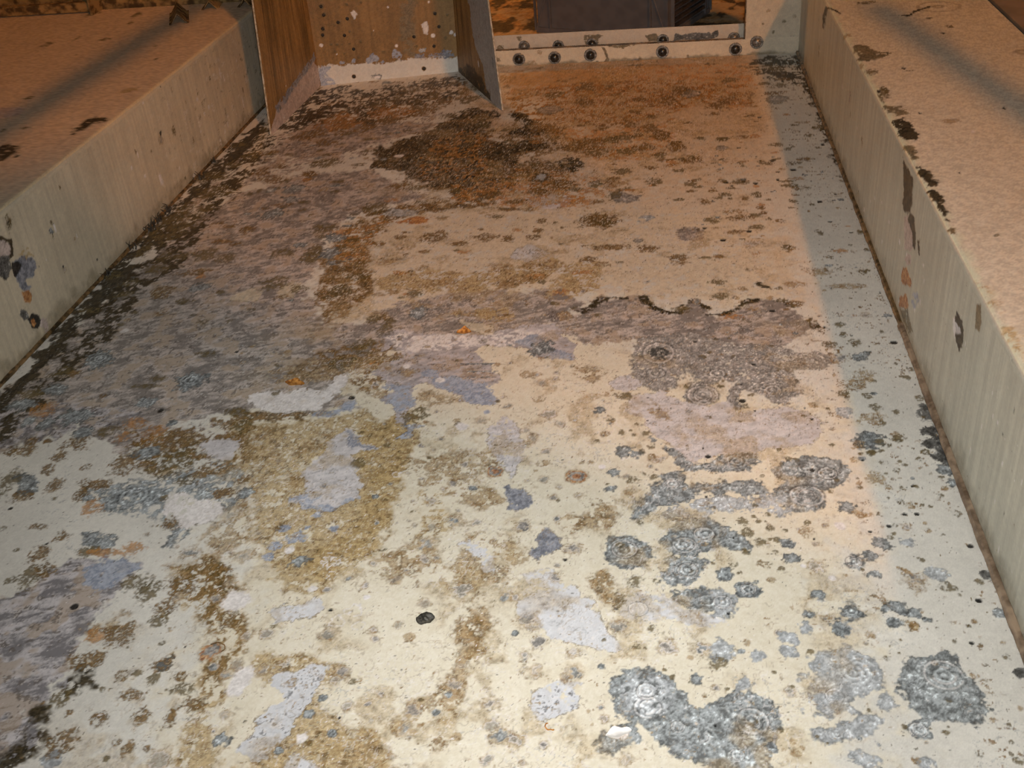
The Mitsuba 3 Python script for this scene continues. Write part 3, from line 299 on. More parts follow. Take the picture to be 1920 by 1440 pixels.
LW_SPOTS="""
g 1679 156 4.8 6.0;w 1693 154 3.0 8.7;d 1679 143 1.9 3.9;P 1680 77 5.3 6.6;k 1680 81 3.1 3.1;o 1744 109 4.5 5.6;w 1753 110 1.7 5.6;k 1797 38 2.3 2.3;d 1886 31 1.0 9.7;k 1610 116 1.3 1.3;w 1637 117 2.1 2.1;d 1571 223 8.5 12.1;P 2185 145 10.5 14.9;k 2195 154 5.3 5.3;d 2258 138 7.2 11.9;w 2139 67 7.5 14.9;d 2061 163 3.2 6.3;w 2068 152 2.5 5.1;w 2027 139 3.8 3.8;w 2073 102 4.5 4.5;w 2152 237 3.2 3.2;d 1689 166 5.5 5.5;w 2241 54 4.1 4.1;d 2129 137 3.9 3.9;w 2591 166 4.0 13.2;w 2608 151 2.9 9.5;w 2714 166 2.4 4.7;w 2565 45 3.8 7.7;w 2539 35 3.0 6.1;w 2499 26 4.5 4.5;w 2400 85 3.6 3.6;d 2349 81 4.4 8.9;w 2304 11 4.3 4.3;d 1749 210 2.2 4.4;d 2715 80 4.8 11.9;w 2696 62 3.2 15.9;d 1905 225 1.8 1.8;d 2255 24 4.9 4.9;k 2253 242 2.0 2.0;w 2478 120 5.1 5.1;w 2423 156 5.0 5.0;d 2522 178 4.4 4.4;d 2432 171 3.6 7.2;w 2443 114 4.4 4.4;d 2653 727 19.1 11.5;d 2705 665 25.3 5.0;d 2831 575 18.1 5.9;d 2933 596 28.8 9.6;D 2972 750 26.4 18.0;d 2459 344 9.5 5.1;d 2669 572 16.4 12.1;o 2583 398 10.3 5.3;d 3109 922 9.0 4.8;o 2538 584 7.6 5.4;d 2192 531 11.2 9.0;d 1987 430 7.6 9.4;d 1974 474 12.5 7.1;d 2160 496 4.4 2.5;k 1825 359 8.3 4.3
"""
WEB_POLYS="""
paint|bare_band|6|2|0|-32,-42 -7,51 32,56 61,55 145,54 190,46 246,53 288,50 431,42 418,-90
blue||5|2|0.2|-5,41 11,56 35,49 23,29 37,11 43,-3 1,-2
blue|paint_flake|4|1|0|142,63 162,82 180,63 174,51 145,52
blue||5|1|0.2|215,68 225,84 241,74 251,56 217,55
dblue||6|1|0.25|280,53 290,65 319,62 356,56 366,69 378,60 402,49 401,41
white|paint_flake|3|1|0|116,199 127,203 133,193 123,180 118,186
white|paint_flake|3|1|0|304,146 326,153 330,135 324,117 314,120 312,139
obrown||10|8|0.3|261,257 302,253 281,61 248,65
"""
WEB_SPOTS="""
b 70 60 8.2 4.9;b 104 61 5.8 5.8;b 187 50 5.8 5.8;w 340 111 5.7 5.7;k 99 17 5.9 5.9;k 305 19 6.3 6.3;d 36 222 6.2 6.2;d 40 198 5.5 5.5;d 31 161 6.4 6.4;d 28 144 6.4 6.4;d 77 174 5.5 5.5;d 103 182 4.7 4.7;d 65 167 4.0 4.0;d 89 137 4.0 4.0;d 105 145 4.0 4.0;d 66 112 4.0 4.0;d 48 114 3.2 3.2;d 77 111 3.2 3.2;d 100 111 4.0 4.0;d 131 114 4.0 4.0;d 110 96 4.1 4.1;d 55 95 3.3 3.3;d 81 86 3.3 3.3;d 351 171 5.6 5.6;d 359 134 4.8 4.8;d 286 113 4.9 4.9;d 288 84 4.1 4.1;d 340 80 4.1 4.1;d 260 111 3.2 3.2;d 193 79 4.1 4.1;d 148 221 3.9 3.9;d 107 221 3.9 3.9;d 376 101 4.1 4.1;d 386 164 4.8 4.8;w 19 115 4.8 4.8;w 173 142 2.4 2.4;w 221 202 3.1 3.1;w 337 205 3.9 3.9;w 233 93 4.9 4.9;w 60 86 2.4 2.4;g 166 10 14.7 7.6;w 166 8 10.5 4.2;d 412 139 4.8 4.8;w 393 114 5.7 5.7;w 404 107 4.9 4.9;d 227 52 3.3 3.3;d 242 51 3.3 3.3;l 308 73 12.4 6.2;d 120 70 3.3 3.3;d 443 160 8.0 8.0
"""
LFL_POLYS="""
pink|bare_band|5|2|0|-27,1 68,53 113,54 278,73 385,83 426,37 403,-3 -0,-9
dblue||5|2|0.15|50,60 144,68 284,84 401,99 412,83 299,67 195,55 68,34
"""
LFL_SPOTS="""
w 102 14 3.3 4.7;d 85 44 3.3 6.6;w 147 84 2.0 2.0;d 244 56 2.7 2.7
"""
RFL_POLYS="""
dgrey2|bare_metal_patch|8|3|0|170,259 196,219 198,166 228,114 272,86 281,29 305,-20 434,-6 413,303
dark|grime_patch|8|4|0.2|4,7 124,54 234,49 304,20 334,-7 179,-35 63,-37
"""
RFL_SPOTS="""
w 229 78 5.1 8.6;d 324 148 2.4 4.8;d 270 160 3.3 5.7;d 252 244 3.2 5.5;g 384 121 5.6 12.1;d 318 24 4.3 8.6
"""
FRONT_BOLTS=[(np.float64(-0.4136), np.float64(0.0187), 0), (np.float64(-0.3083), np.float64(0.0185), 0), (np.float64(-0.2038), np.float64(0.0213), 0), (np.float64(0.0034), np.float64(0.0208), 0), (np.float64(0.2099), np.float64(0.0186), 0), (np.float64(0.2687), np.float64(0.0353), 1)]
REAR_BOLTS=[(np.float64(-0.3996), np.float64(0.0456), 1), (np.float64(-0.2988), np.float64(0.0423), 0), (np.float64(-0.2001), np.float64(0.0438), 0), (np.float64(0.0051), np.float64(0.0446), 0), (np.float64(0.2067), np.float64(0.0409), 1)]
FS_POLYS="""
olive||2|1|0|-172,43.0 -163,41.4 -155,24.3 -151,6.1 -153,-9.6 -165,-4.5 -157,10.9 -163,29.2
olive||2|1|0.2|-158,47.9 -123,48.4 -65,48.9 -65,44.5 -118,38.2 -150,40.8
blue|paint_flake|2|1|0|-84,2.4 -71,5.6 -61,1.3 -66,-4.9 -87,-3.9
"""
FS_SPOTS="o -351 36.0 6.5;d -109 39.8 4.9;d -61 3.9 4.9;w 34 -0.5 6.5;d -474 19.9 8.1;o -372 -0.4 13.0;d -185 -2.8 4.9;d 76 5.2 3.2;k -9 42.6 3.2;"
PS_POLYS="""
dark||4|2|0.3|257,-10.9 301,2.2 336,8.1 385,8.3 386,-16.9 257,-13.4
olive||2|1|0|345,22.7 349,26.2 349,17.5 344,7.7 342,12.9
"""
PS_SPOTS="d 313 61.4 4.9;o 296 120.8 4.9;d 341 89.4 4.9;d 283 85.0 3.2;d 365 44.0 6.5;o 369 102.5 4.9;"
RS_POLYS="""
olive|paint_loss|2|1|0.1|-220,69.2 -177,69.3 -166,66.6 -180,58.3 -182,47.3 -190,36.4 -217,39.9 -223,55.9
olive|paint_loss|2|1|0.1|-49,63.7 -40,59.5 -22,66.2 -12,63.2 -7,55.3 16,49.1 16,41.5 -35,42.7 -40,51.9
dgrey|paint_loss|2|1|0.05|40,63.1 51,60.0 67,56.8 87,60.8 130,57.5 134,63.5 142,55.6 162,67.1 162,49.6 152,42.5 137,39.4 36,41.8
"""
RS_SPOTS="d -471 44.3 8.1;d -412 67.9 6.5;"
LUMP_AT=(-0.2766,0.8784)
FLAKE_AT=[(np.float64(-0.3359), np.float64(1.5557)), (np.float64(-0.5899), np.float64(1.3979)), (np.float64(-0.0461), np.float64(0.7298))]
FIBRE_AT=[(np.float64(-0.1165), np.float64(0.735)), (np.float64(-0.5165), np.float64(0.8267))]
WEB_RIVETS=[(np.float64(0.0992), np.float64(0.017)), (np.float64(0.3053), np.float64(0.0189)), (np.float64(0.0359), np.float64(0.2224)), (np.float64(0.0398), np.float64(0.1981)), (np.float64(0.0312), np.float64(0.1608)), (np.float64(0.0282), np.float64(0.1437)), (np.float64(0.0768), np.float64(0.1744)), (np.float64(0.1036), np.float64(0.1818)), (np.float64(0.0892), np.float64(0.1367)), (np.float64(0.1096), np.float64(0.0956)), (np.float64(0.3511), np.float64(0.1711)), (np.float64(0.3592), np.float64(0.1339)), (np.float64(0.2856), np.float64(0.1127)), (np.float64(0.3403), np.float64(0.0803))]


# ------------------------------------------------------------------ helpers
def tag(key, label=None, cat=None, group=None, kind=None):
    d = labels.setdefault(key, {})
    if label: d['label'] = label
    if cat: d['category'] = cat
    if group: d['group'] = group
    if kind: d['kind'] = kind

def numbered(key):
    if key not in scene and not any(k.startswith(key + '__') for k in scene): return key
    n = 1
    while f'{key}_{n:03d}' in scene or any(k.startswith(f'{key}_{n:03d}__') for k in scene): n += 1
    return f'{key}_{n:03d}'

COUNT = {}
def part(parent, name, mesh, bsdf, **kw):
    base = f'{parent}__{name}'
    n = COUNT.get(base, 0); COUNT[base] = n + 1
    key = base if n == 0 else f'{base}_{n:03d}'
    scene[key] = mesh if isinstance(mesh, dict) else mikit.ply(mesh, bsdf, **kw)
    return key

def cat(*ms): return trimesh.util.concatenate([m for m in ms])
def bx(x0, x1, y0, y1, z0, z1):
    m = trimesh.creation.box(extents=[x1 - x0, y1 - y0, z1 - z0]); m.apply_translation([(x0 + x1) / 2, (y0 + y1) / 2, (z0 + z1) / 2]); return m
def slab(pts, z0, z1): 
    m = trimesh.creation.extrude_polygon(Polygon(pts), z1 - z0); m.apply_translation([0, 0, z0]); return m
def lathe(profile, n=28): return trimesh.creation.revolve(np.array(profile), sections=n)
def tube(path, r, n=8):
    path = np.asarray(path, float); rs = np.broadcast_to(r, len(path)); V = []; F = []
    t = np.gradient(path, axis=0); t /= np.linalg.norm(t, axis=1, keepdims=True)
    up = np.array([0.13, 0.21, 0.97])
    for i in range(len(path)):
        a = np.cross(t[i], up); a /= np.linalg.norm(a); b = np.cross(a, t[i])
        for k in range(n):
            w = 2 * np.pi * k / n; V.append(path[i] + rs[i] * (np.cos(w) * a + np.sin(w) * b))
    for i in range(len(path) - 1):
        for k in range(n):
            p, q = i * n + k, i * n + (k + 1) % n
            F += [[p, q, q + n], [p, q + n, p + n]]
    V += [path[0], path[-1]]; c0, c1 = len(V) - 2, len(V) - 1; e = (len(path) - 1) * n
    for k in range(n): F += [[c0, (k + 1) % n, k], [c1, e + k, e + (k + 1) % n]]
    m = trimesh.Trimesh(np.array(V), np.array(F), process=False); trimesh.repair.fix_normals(m); return m

def _h(ix, iy, s):
    h = (ix.astype(np.uint32) * np.uint32(374761393)) ^ (iy.astype(np.uint32) * np.uint32(668265263)) ^ np.uint32((s * 2246822519) & 0xFFFFFFFF)
    h = (h ^ (h >> np.uint32(13))) * np.uint32(1274126177)
    h = (h ^ (h >> np.uint32(15))) * np.uint32(2246822519)
    return ((h ^ (h >> np.uint32(16))) & np.uint32(0xFFFFFF)).astype(np.float32) / np.float32(16777215)
def vn(x, y, s=0):
    x = x.astype(np.float32) + np.float32(4000); y = y.astype(np.float32) + np.float32(4000)
    ix, iy = np.floor(x).astype(np.int64), np.floor(y).astype(np.int64)
    fx, fy = (x - ix).astype(np.float32), (y - iy).astype(np.float32)
    fx, fy = fx * fx * (3 - 2 * fx), fy * fy * (3 - 2 * fy)
    a, b, c, d = _h(ix, iy, s), _h(ix + 1, iy, s), _h(ix, iy + 1, s), _h(ix + 1, iy + 1, s)
    return (a + (b - a) * fx) * (1 - fy) + (c + (d - c) * fx) * fy
def fb(x, y, f, o=3, s=0):
    r = 0; t = 0
    for k in range(o):
        w = 0.55 ** k; r = r + w * vn(x * f * 2 ** k + 31 * k, y * f * 2 ** k + 17 * k, s + k); t += w
    return r / t
def st(n, k): return np.clip((n - 0.5) * k + 0.5, 0, 1)
def ss(a, b, x):
    t = np.clip((x - a) / (b - a), 0, 1); return t * t * (3 - 2 * t)
def lerp(a, b, t): return np.asarray(a) * (1 - t[..., None]) + np.asarray(b) * t[..., None]

PAINT = np.array([0.60, 0.583, 0.53])

# ------------------------------------------------------------------ a painted sheet: fine grid with its own relief and colour per vertex
class Sheet:
    """A surface over parameters (u, v) in metres; stains, chips and pits change its colour and relief, and chosen ones become parts."""
    def __init__(s, us, vs, place, seed=0, base=PAINT, rings=(), relief=1.0, mott=0.07):
        s.us, s.vs, s.place, s.relief = np.asarray(us, float), np.asarray(vs, float), place, relief
        s.U, s.V = np.meshgrid(s.us, s.vs); U, V = s.U, s.V
        s.n1 = st(fb(U, V, 9, 3, seed + 1), 1.8)
        s.n2 = st(fb(U, V, 38, 3, seed + 5), 2.0)
        s.n3 = st(fb(U, V, 130, 3, seed + 9), 2.0)
        s.n4 = st(fb(U, V, 420, 2, seed + 14), 1.7)
        s.ns = st(fb(U * 0.45 + V * 0.25, V * 1.5 - U * 0.6, 110, 3, seed + 21), 2.2)
        s.e1 = fb(U, V, 55, 4, seed + 27) - 0.5; s.e2 = fb(U, V, 260, 2, seed + 41) - 0.5
        s.wn = np.random.default_rng(seed + 3).random(U.shape)
        s.ring = np.zeros_like(U)
        for (x, y, r, p) in rings:
            j0, j1, i0, i1 = s.win(x - r, x + r, y - r, y + r)
            if j1 <= j0 or i1 <= i0: continue
            w = np.s_[j0:j1, i0:i1]
            d = np.hypot(U[w] - x, V[w] - y) + 0.10 * r * s.e1[w]
            k = np.clip(1.15 - d / r, 0, 1) ** 0.6
            v = np.sin(2 * np.pi * d / p) * k
            s.ring[w] = np.where(np.abs(v) > np.abs(s.ring[w]), v, s.ring[w])
        m = 1 + mott * 2 * (s.n1 - 0.5) + mott * (s.n3 - 0.5) + mott * 0.9 * (s.n4 - 0.5) + mott * 1.2 * (s.wn - .5)
        s.C = np.asarray(base)[None, None] * m[..., None]
        s.Z = 0.00010 * (s.n3 - 0.5) + 0.00006 * (s.n4 - 0.5)
        s.stain = np.zeros(U.shape); s.ID = np.zeros(U.shape, np.int32); s.names = ['']
    def win(s, u0, u1, v0, v1):
        return (*np.searchsorted(s.vs, [v0, v1]), *np.searchsorted(s.us, [u0, u1]))
    def look(s, kind, w):
        n1, n2, n3, n4, ns, rg, wn = s.n1[w], s.n2[w], s.n3[w], s.n4[w], s.ns[w], s.ring[w], s.wn[w]
        rg = rg * ss(.2, .5, n2 * .5 + n3 * .5)
        f = st(0.40 * n3 + 0.42 * n4 + .18 * wn, 2.1)
        sp = ss(0.80, 0.9, n4 * 0.6 + n3 * 0.4)
        if kind in ('grey', 'lgrey', 'dgrey', 'wgrey', 'dgrey2'):
            lo, hi, tint = {'grey': (.11, .40, (.92, 1.0, 1.03)), 'lgrey': (.25, .53, (.95, 1.0, 1.03)), 'dgrey': (.035, .15, (1.0, 1.0, .95)), 'wgrey': (.13, .36, (1.05, 1.0, .95)), 'dgrey2': (.26, .38, (1, 1, .97))}[kind]
            v = lo + (hi - lo) * np.clip(f + 0.12 * rg, 0, 1.1) + (0.30 * sp + 0.18 * ss(.45, .9, rg) - 0.07 * ss(.3, .8, -rg)) * (kind != 'dgrey2')
            v = np.maximum(v, .03)
            return v[..., None] * np.array(tint), 0.0003 + 0.0006 * (f - .5) + 0.0004 * rg
        if kind in ('mauve', 'bmauve'):
            q = st(0.5 * ns + 0.25 * n2 + 0.25 * n4, 2.2)
            q = np.clip(q + .35 * (wn - .5), 0, 1)
            q = np.clip(q * (.75 + .5 * n2) + .30 * (ss(.6, .85, n1 * .4 + n2 * .6) - ss(.62, .9, 1 - n2)), 0, 1)
            c = lerp((.17, .148, .138), (.50, .44, .405), q) if kind == 'mauve' else lerp((.15, .142, .155), (.50, .475, .485), q); c = lerp(c, (.30, .21, .12), 0.55 * ss(.6, .85, n2)); c = lerp(c, (.07, .05, .04), 0.7 * ss(.78, .92, n3))
            return lerp(c, (.55, .52, .50), 0.6 * sp), -0.0002 + 0.0005 * (q - .5)
        if kind in ('metal', 'speck', 'lilac', 'slate'):
            b = {'metal': (.565, .57, .585), 'speck': (.53, .54, .56), 'lilac': (.52, .50, .505), 'slate': (.40, .375, .385)}[kind]
            c = np.array(b) * (0.93 + 0.14 * n3 + (0.25 * (ns - .5) if kind == 'lilac' else .75 * (.5 * ns + .5 * n2 - .5) if kind == 'slate' else 0) + .08 * (wn - .5))[..., None]
            t = ss(.66, .80, .5 * n3 + .5 * n4) * (0.75 if kind == 'speck' else 0.35 if kind in ('lilac', 'slate') else 0.12)
            return lerp(c, (.10, .10, .11), t), -0.0004 + 0.0001 * (n3 - .5)
        flat = {'blue': ((.20, .23, .30), (.38, .41, .47)), 'dblue': ((.11, .12, .15), (.29, .30, .34)), 'white': ((.55, .52, .50), (.74, .71, .69)), 'cream': ((.63, .55, .375), (.68, .615, .465)), 'tan': ((.46, .355, .235), (.56, .455, .33)),
                'ochre': ((.25, .165, .062), (.45, .335, .165)), 'brown': ((.125, .08, .035), (.36, .25, .125)), 'obrown': ((.12, .09, .05), (.22, .165, .09)), 'dark': ((.010, .008, .004), (.055, .040, .018)),
                'olive': ((.04, .032, .012), (.16, .118, .05)), 'orange': ((.16, .075, .018), (.46, .22, .06)), 'rust': ((.22, .07, .02), (.50, .26, .10)), 'pink': ((.36, .29, .26), (.55, .46, .42)), 'black': ((.008, .008, .008), (.03, .028, .025)),
                'wash': ((.30, .165, .052), (.47, .30, .135)), 'umber': ((.042, .026, .009), (.215, .128, .045)), 'paint': (PAINT * .93, PAINT * 1.05), 'flat': ((.05, .05, .05), (.09, .09, .09))}
        lo, hi = flat[kind]
        dz = {'dark': .0004, 'olive': .0005, 'rust': .0006, 'white': -.0003, 'black': -.0015}.get(kind, 0.0)
        return lerp(lo, hi, f), dz + (0.0004 * (f - .5) if kind in ('dark', 'olive', 'brown', 'rust', 'orange') else 0)
    def put(s, w, m, kind, pid, edge=None):
        c, z = s.look(kind, w)
        if edge is not None: c = c * edge[..., None]
        op = {'cream': .52, 'tan': .5, 'ochre': .8, 'brown': .74, 'orange': .75, 'mauve': .9, 'bmauve': .92, 'wash': .72, 'umber': .9, 'olive': .86}.get(kind, 0.97)
        a = (m * op)[..., None]
        s.C[w] = s.C[w] * (1 - a) + c * a
        s.Z[w] = s.Z[w] * (1 - 0.7 * m) + z * m
        if kind in ('ochre', 'brown', 'umber'): s.stain[w] = np.maximum(s.stain[w], m)
        elif kind in ('metal', 'speck', 'lilac', 'slate', 'white', 'grey', 'lgrey', 'wgrey', 'mauve', 'bmauve'): s.stain[w] *= 1 - m
        if pid: s.ID[w] = np.where(m > 0.5, pid, s.ID[w])
    def new(s, name):
        s.names.append(name); return len(s.names) - 1
    def poly(s, kind, name, amp, soft, brk, P):
        P = np.asarray(P) / 1000.0; amp /= 1000.0; soft /= 1000.0; mg = amp + soft
        j0, j1, i0, i1 = s.win(P[:, 0].min() - mg, P[:, 0].max() + mg, P[:, 1].min() - mg, P[:, 1].max() + mg)
        if j1 - j0 < 1 or i1 - i0 < 1: return
        w = np.s_[j0:j1, i0:i1]; X, Y = s.U[w], s.V[w]
        d2 = np.full(X.shape, 1e9); ins = np.zeros(X.shape, bool)
        for a, b in zip(P, np.roll(P, -1, 0)):
            e = b - a; L = e @ e + 1e-12
            t = np.clip(((X - a[0]) * e[0] + (Y - a[1]) * e[1]) / L, 0, 1)
            d2 = np.minimum(d2, (X - a[0] - t * e[0]) ** 2 + (Y - a[1] - t * e[1]) ** 2)
            if a[1] != b[1]: ins ^= ((a[1] > Y) != (b[1] > Y)) & (X < (b[0] - a[0]) * (Y - a[1]) / (b[1] - a[1]) + a[0])
        sd = np.where(ins, -1, 1) * np.sqrt(d2) + amp * 3.0 * s.e1[w] + min(amp, .006) * 1.6 * s.e2[w]
        m = 1 - ss(-soft, soft, sd)
        if brk > 0: m = m * ss(brk - .10, brk + .10, st(.35 * s.n2[w] + .45 * s.n3[w] + .2 * s.n4[w], 1.5))
        edge = None
        if name == 'bare_metal_patch' or kind == 'cream' and name:
            band = (1 - ss(.0004, .0013, np.abs(sd - .0006))) * ss(.35, .55, .5 * s.n2[w] + .5 * s.n3[w])  # thin dark outline painted as edge shade of the peeled paint
            s.put(w, band * .8, 'obrown', 0)
        if kind in ('grey', 'wgrey', 'lgrey'): edge = 0.60 + 0.40 * ss(0, 0.006, -sd)
        s.put(w, m, kind, s.new(name) if name else 0, edge)
    def spot(s, t, x, y, a, b, name=''):
        R = 1.7
        j0, j1, i0, i1 = s.win(x - R * a, x + R * a, y - R * b, y + R * b)
        if j1 - j0 < 1 or i1 - i0 < 1: return
        w = np.s_[j0:j1, i0:i1]
        r = np.hypot((s.U[w] - x) / a, (s.V[w] - y) / b)
        rough = {'k': .3, 'w': .5, 'e': .35, 'R': .5, 'h': .5, 'c': .1}.get(t, 1.0)
        rn = r + rough * 1.3 * s.e1[w] + rough * 0.45 * (s.n3[w] - .5) + rough * .9 * s.e2[w]
        pid = s.new(name) if name else 0
        M = lambda q, f=.18: 1 - ss(q - f, q + f, rn)
        if t in 'pP':
            br = .30 if t == 'p' else .22
            m = M(1.0, .3) * ss(br - .15, br + .15, .5 * s.n3[w] + .5 * s.n4[w])
            s.put(w, m * .8, 'brown', pid)
            s.put(w, (1 - ss(.08, .2, np.abs(rn - .52))) * (.15 + .5 * (math.sin(x * 9000) * .5 + .5)), 'white', 0)
            s.put(w, M(.42, .12) * (.4 + .6 * (math.sin(y * 7000) * .5 + .5)), 'grey' if math.sin(x * 5000) > 0 else 'wgrey', 0)
            s.Z[w] -= 0.0007 * M(.35, .2)
        elif t == 'R':
            s.put(w, M(1.0, .25) * .85, 'brown', pid); s.put(w, M(.62, .12), 'wgrey', 0); s.put(w, (1 - ss(.06, .14, np.abs(rn - .75))) * .8, 'rust', 0); s.put(w, M(.25, .1) * .8, 'rust', 0)
        elif t == 'c':
            q = r + .10 * s.e1[w]
            s.put(w, (1 - ss(.03, .075, np.abs(q - .90))) * .5 * ss(.2, .4, s.n2[w] * .6 + s.n3[w] * .4), 'white', 0); s.put(w, (1 - ss(.03, .09, np.abs(q - 1.03))) * .5, 'dgrey', 0)
            s.put(w, (1 - ss(.03, .08, np.abs(q - .55))) * .5 * ss(.35, .6, s.n3[w]), 'white', 0)
            s.Z[w] += .0005 * (1 - ss(.02, .09, np.abs(q - .92)))
        elif t == 'r':
            s.put(w, (1 - ss(.07, .18, np.abs(rn - .8))) * .8, 'white', pid); s.Z[w] += 0.0003 * (1 - ss(.05, .2, np.abs(rn - .8)))
        elif t == 'e':
            s.put(w, M(1.0, .1) * .8, 'wgrey', pid); s.put(w, (1 - ss(.08, .16, np.abs(rn - .95))) * .6, 'olive', 0)
        elif t == 'h':
            s.put(w, M(1.0, .15) * .8, 'dark', pid); s.put(w, M(.6, .12), 'lgrey', 0)
        elif t in 'gGl':
            s.put(w, M(1.0, .15), {'g': 'grey', 'G': 'dgrey', 'l': 'lgrey'}[t], pid); s.put(w, (1 - ss(.06, .2, np.abs(rn - .95))) * (.55 if t != 'l' else .25), 'dgrey', 0)
        else:
            kind = {'b': 'blue', 'w': 'white', 'd': 'olive', 'D': 'olive', 'k': 'black', 'o': 'brown', 'u': 'orange', 'y': 'olive', 'm': 'umber'}[t]
            m = M(1.0, .2)
            if t in 'dDouym': m = m * ss(.2, .5, .45 * s.n3[w] + .4 * s.n4[w] + .15 * s.wn[w])
            s.put(w, m, kind, pid)
    def text(s, polys, spots, namer=None):
        for line in polys.strip().split('\n'):
            if not line.strip(): continue
            k, n, a, so, br, pts = line.split('|')
            s.poly(k, n, float(a), float(so), float(br), [list(map(float, q.split(','))) for q in pts.split()])
        for e in spots.replace('\n', '').split(';'):
            e = e.split()
            if not e: continue
            q = [float(z) / 1000 for z in e[1:]]; q = q if len(q) == 4 else q + [q[2]]
            s.spot(e[0], *q, name=namer(e[0], *q) if namer else '')
    def build(s, key, bsdf, extra=(), flip=False):
        P = s.place(s.U.ravel(), s.V.ravel(), (s.Z * s.relief).ravel()); C = np.clip(s.C, 0.004, 0.9).reshape(-1, 3)
        nv, nu = s.U.shape; i = np.arange(nv * nu).reshape(nv, nu)
        a, b, c, d = i[:-1, :-1].ravel(), i[:-1, 1:].ravel(), i[1:, 1:].ravel(), i[1:, :-1].ravel()
        F = np.stack([np.stack([a, b, c], 1), np.stack([a, c, d], 1)], 1).reshape(-1, 3)
        if flip: F = F[:, ::-1]
        fid = np.repeat(np.maximum(s.ID.ravel()[a], s.ID.ravel()[c]), 2)
        UV = np.stack([s.U.ravel(), s.V.ravel()], 1)
        order = np.argsort(fid, kind='stable'); cut = np.searchsorted(fid[order], np.arange(len(s.names) + 1))
        keys = []
        for k, nm in enumerate(s.names):
            f = F[order[cut[k]:cut[k + 1]]]
            if len(f) < 6: continue
            u, inv = np.unique(f, return_inverse=True); f2 = inv.reshape(-1, 3); v2, c2, uv2 = P[u], C[u], UV[u]
            if k == 0:
                for (m, col) in extra:
                    f2 = np.vstack([f2, m.faces + len(v2)]); c2 = np.vstack([c2, np.tile(col, (len(m.vertices), 1))]); uv2 = np.vstack([uv2, m.vertices[:, :2]]); v2 = np.vstack([v2, m.vertices])
            sh = mikit.ply((v2, f2), bsdf, smooth=True, color=c2, uv=uv2)
            if k == 0: scene[key] = sh
            else:
                pk = part(key, nm, sh, None); keys.append(pk)
                if nm in PART_LABEL: tag(pk, PART_LABEL[nm])
        return keys

PART_LABEL = {'corrosion_patch': 'grey corroded metal crust with ring marks', 'bare_metal_patch': 'pale bare metal where paint has peeled', 'scraped_patch': 'scraped mauve grey worn surface', 'grime_patch': 'dark brown green grime patch',
              'ochre_stain': 'ochre brown water stain', 'rust_stain': 'orange rust stain', 'rust_pit': 'brown ringed rust pit', 'corrosion_spot': 'small grey corrosion spot', 'grime_spot': 'dark grime spot', 'rust_spot': 'brown rust spot',
              'paint_chip': 'small chip in the paint', 'corrosion_hole': 'dark corroded hole in the paint', 'rust_lump': 'rusty swollen lump', 'moss_patch': 'green brown mossy growth', 'moss_clump': 'dark moss clump on the edge',
              'grime_clump': 'black green dirt clump on the edge', 'grime_streak': 'brown oval grime mark', 'bare_band': 'pale paint band along the foot', 'paint_flake': 'pale flaked paint spot'}

# ------------------------------------------------------------------ materials
def principled(color, rough=0.5, spec=0.4, metal=0.0, **k): return {'type': 'twosided', 'b': {'type': 'principled', 'base_color': color, 'roughness': rough, 'specular': spec, 'metallic': metal, **k}}
def rgb(*c): return {'type': 'rgb', 'value': list(c)}
VC = {'type': 'mesh_attribute', 'name': 'vertex_color'}
def grain(p, n, uv): return mikit.noise(uv.x * 850, uv.y * 850, 3.0) * 0.6 + mikit.noise(uv.x * 1900, uv.y * 1900, 9.0) * 0.4
def bumped(b, scale, eps=0.0004): return {'type': 'twosided', 'b': {'type': 'bumpmap', 'arbitrary': mikit.proc(grain, eps), 'scale': scale, 'b': b}}
scene['floor_coat'] = bumped({'type': 'principled', 'base_color': VC, 'roughness': 0.45, 'specular': 0.32}, 0.00022)
scene['wall_coat'] = bumped({'type': 'principled', 'base_color': VC, 'roughness': 0.38, 'specular': 0.45}, 0.00022)
scene['plate_coat'] = principled(VC, 0.5, 0.4)
def mottled(lo, hi, f, seed):
    def fn(p, n, uv): return mikit.mix(lo, hi, mikit.smoothstep(0.3, 0.7, mikit.fbm(p.x * f + seed, p.y * f, p.z * f, 4)))
    return mikit.proc(fn)
scene['dark_steel'] = principled(mottled((.02, .02, .02), (.07, .065, .055), 220, 1), 0.3, 0.6, 0.6)
scene['worn_washer'] = principled(mottled((.10, .10, .09), (.30, .28, .25), 300, 2), 0.35, 0.5, 0.4)
scene['bead_mat'] = principled(mottled((.03, .02, .008), (.20, .12, .05), 90, 3), 0.35, 0.55)
scene['bead_pale'] = principled(mottled((.10, .065, .04), (.30, .22, .15), 70, 4), 0.35, 0.5)
scene['crate_grey'] = principled(mottled((.092, .090, .095), (.116, .113, .117), 40, 5), 0.45, 0.4)
scene['crate_dark'] = principled(mottled((.025, .022, .022), (.045, .04, .04), 40, 6), 0.5, 0.4)
scene['rusty_brown'] = principled(mottled((.07, .04, .015), (.32, .20, .08), 60, 7), 0.6, 0.3)
scene['edge_metal'] = principled(mottled((.35, .28, .18), (.65, .58, .48), 120, 8), 0.35, 0.5, 0.3)
scene['soot'] = principled(mottled((.012, .011, .009), (.05, .045, .035), 400, 9), 0.6, 0.4)
scene['leaf_rust'] = principled(mottled((.20, .07, .015), (.50, .24, .06), 250, 10), 0.5, 0.4)
scene['flake_pale'] = principled(mottled((.60, .58, .55), (.74, .72, .69), 200, 11), 0.5, 0.4)

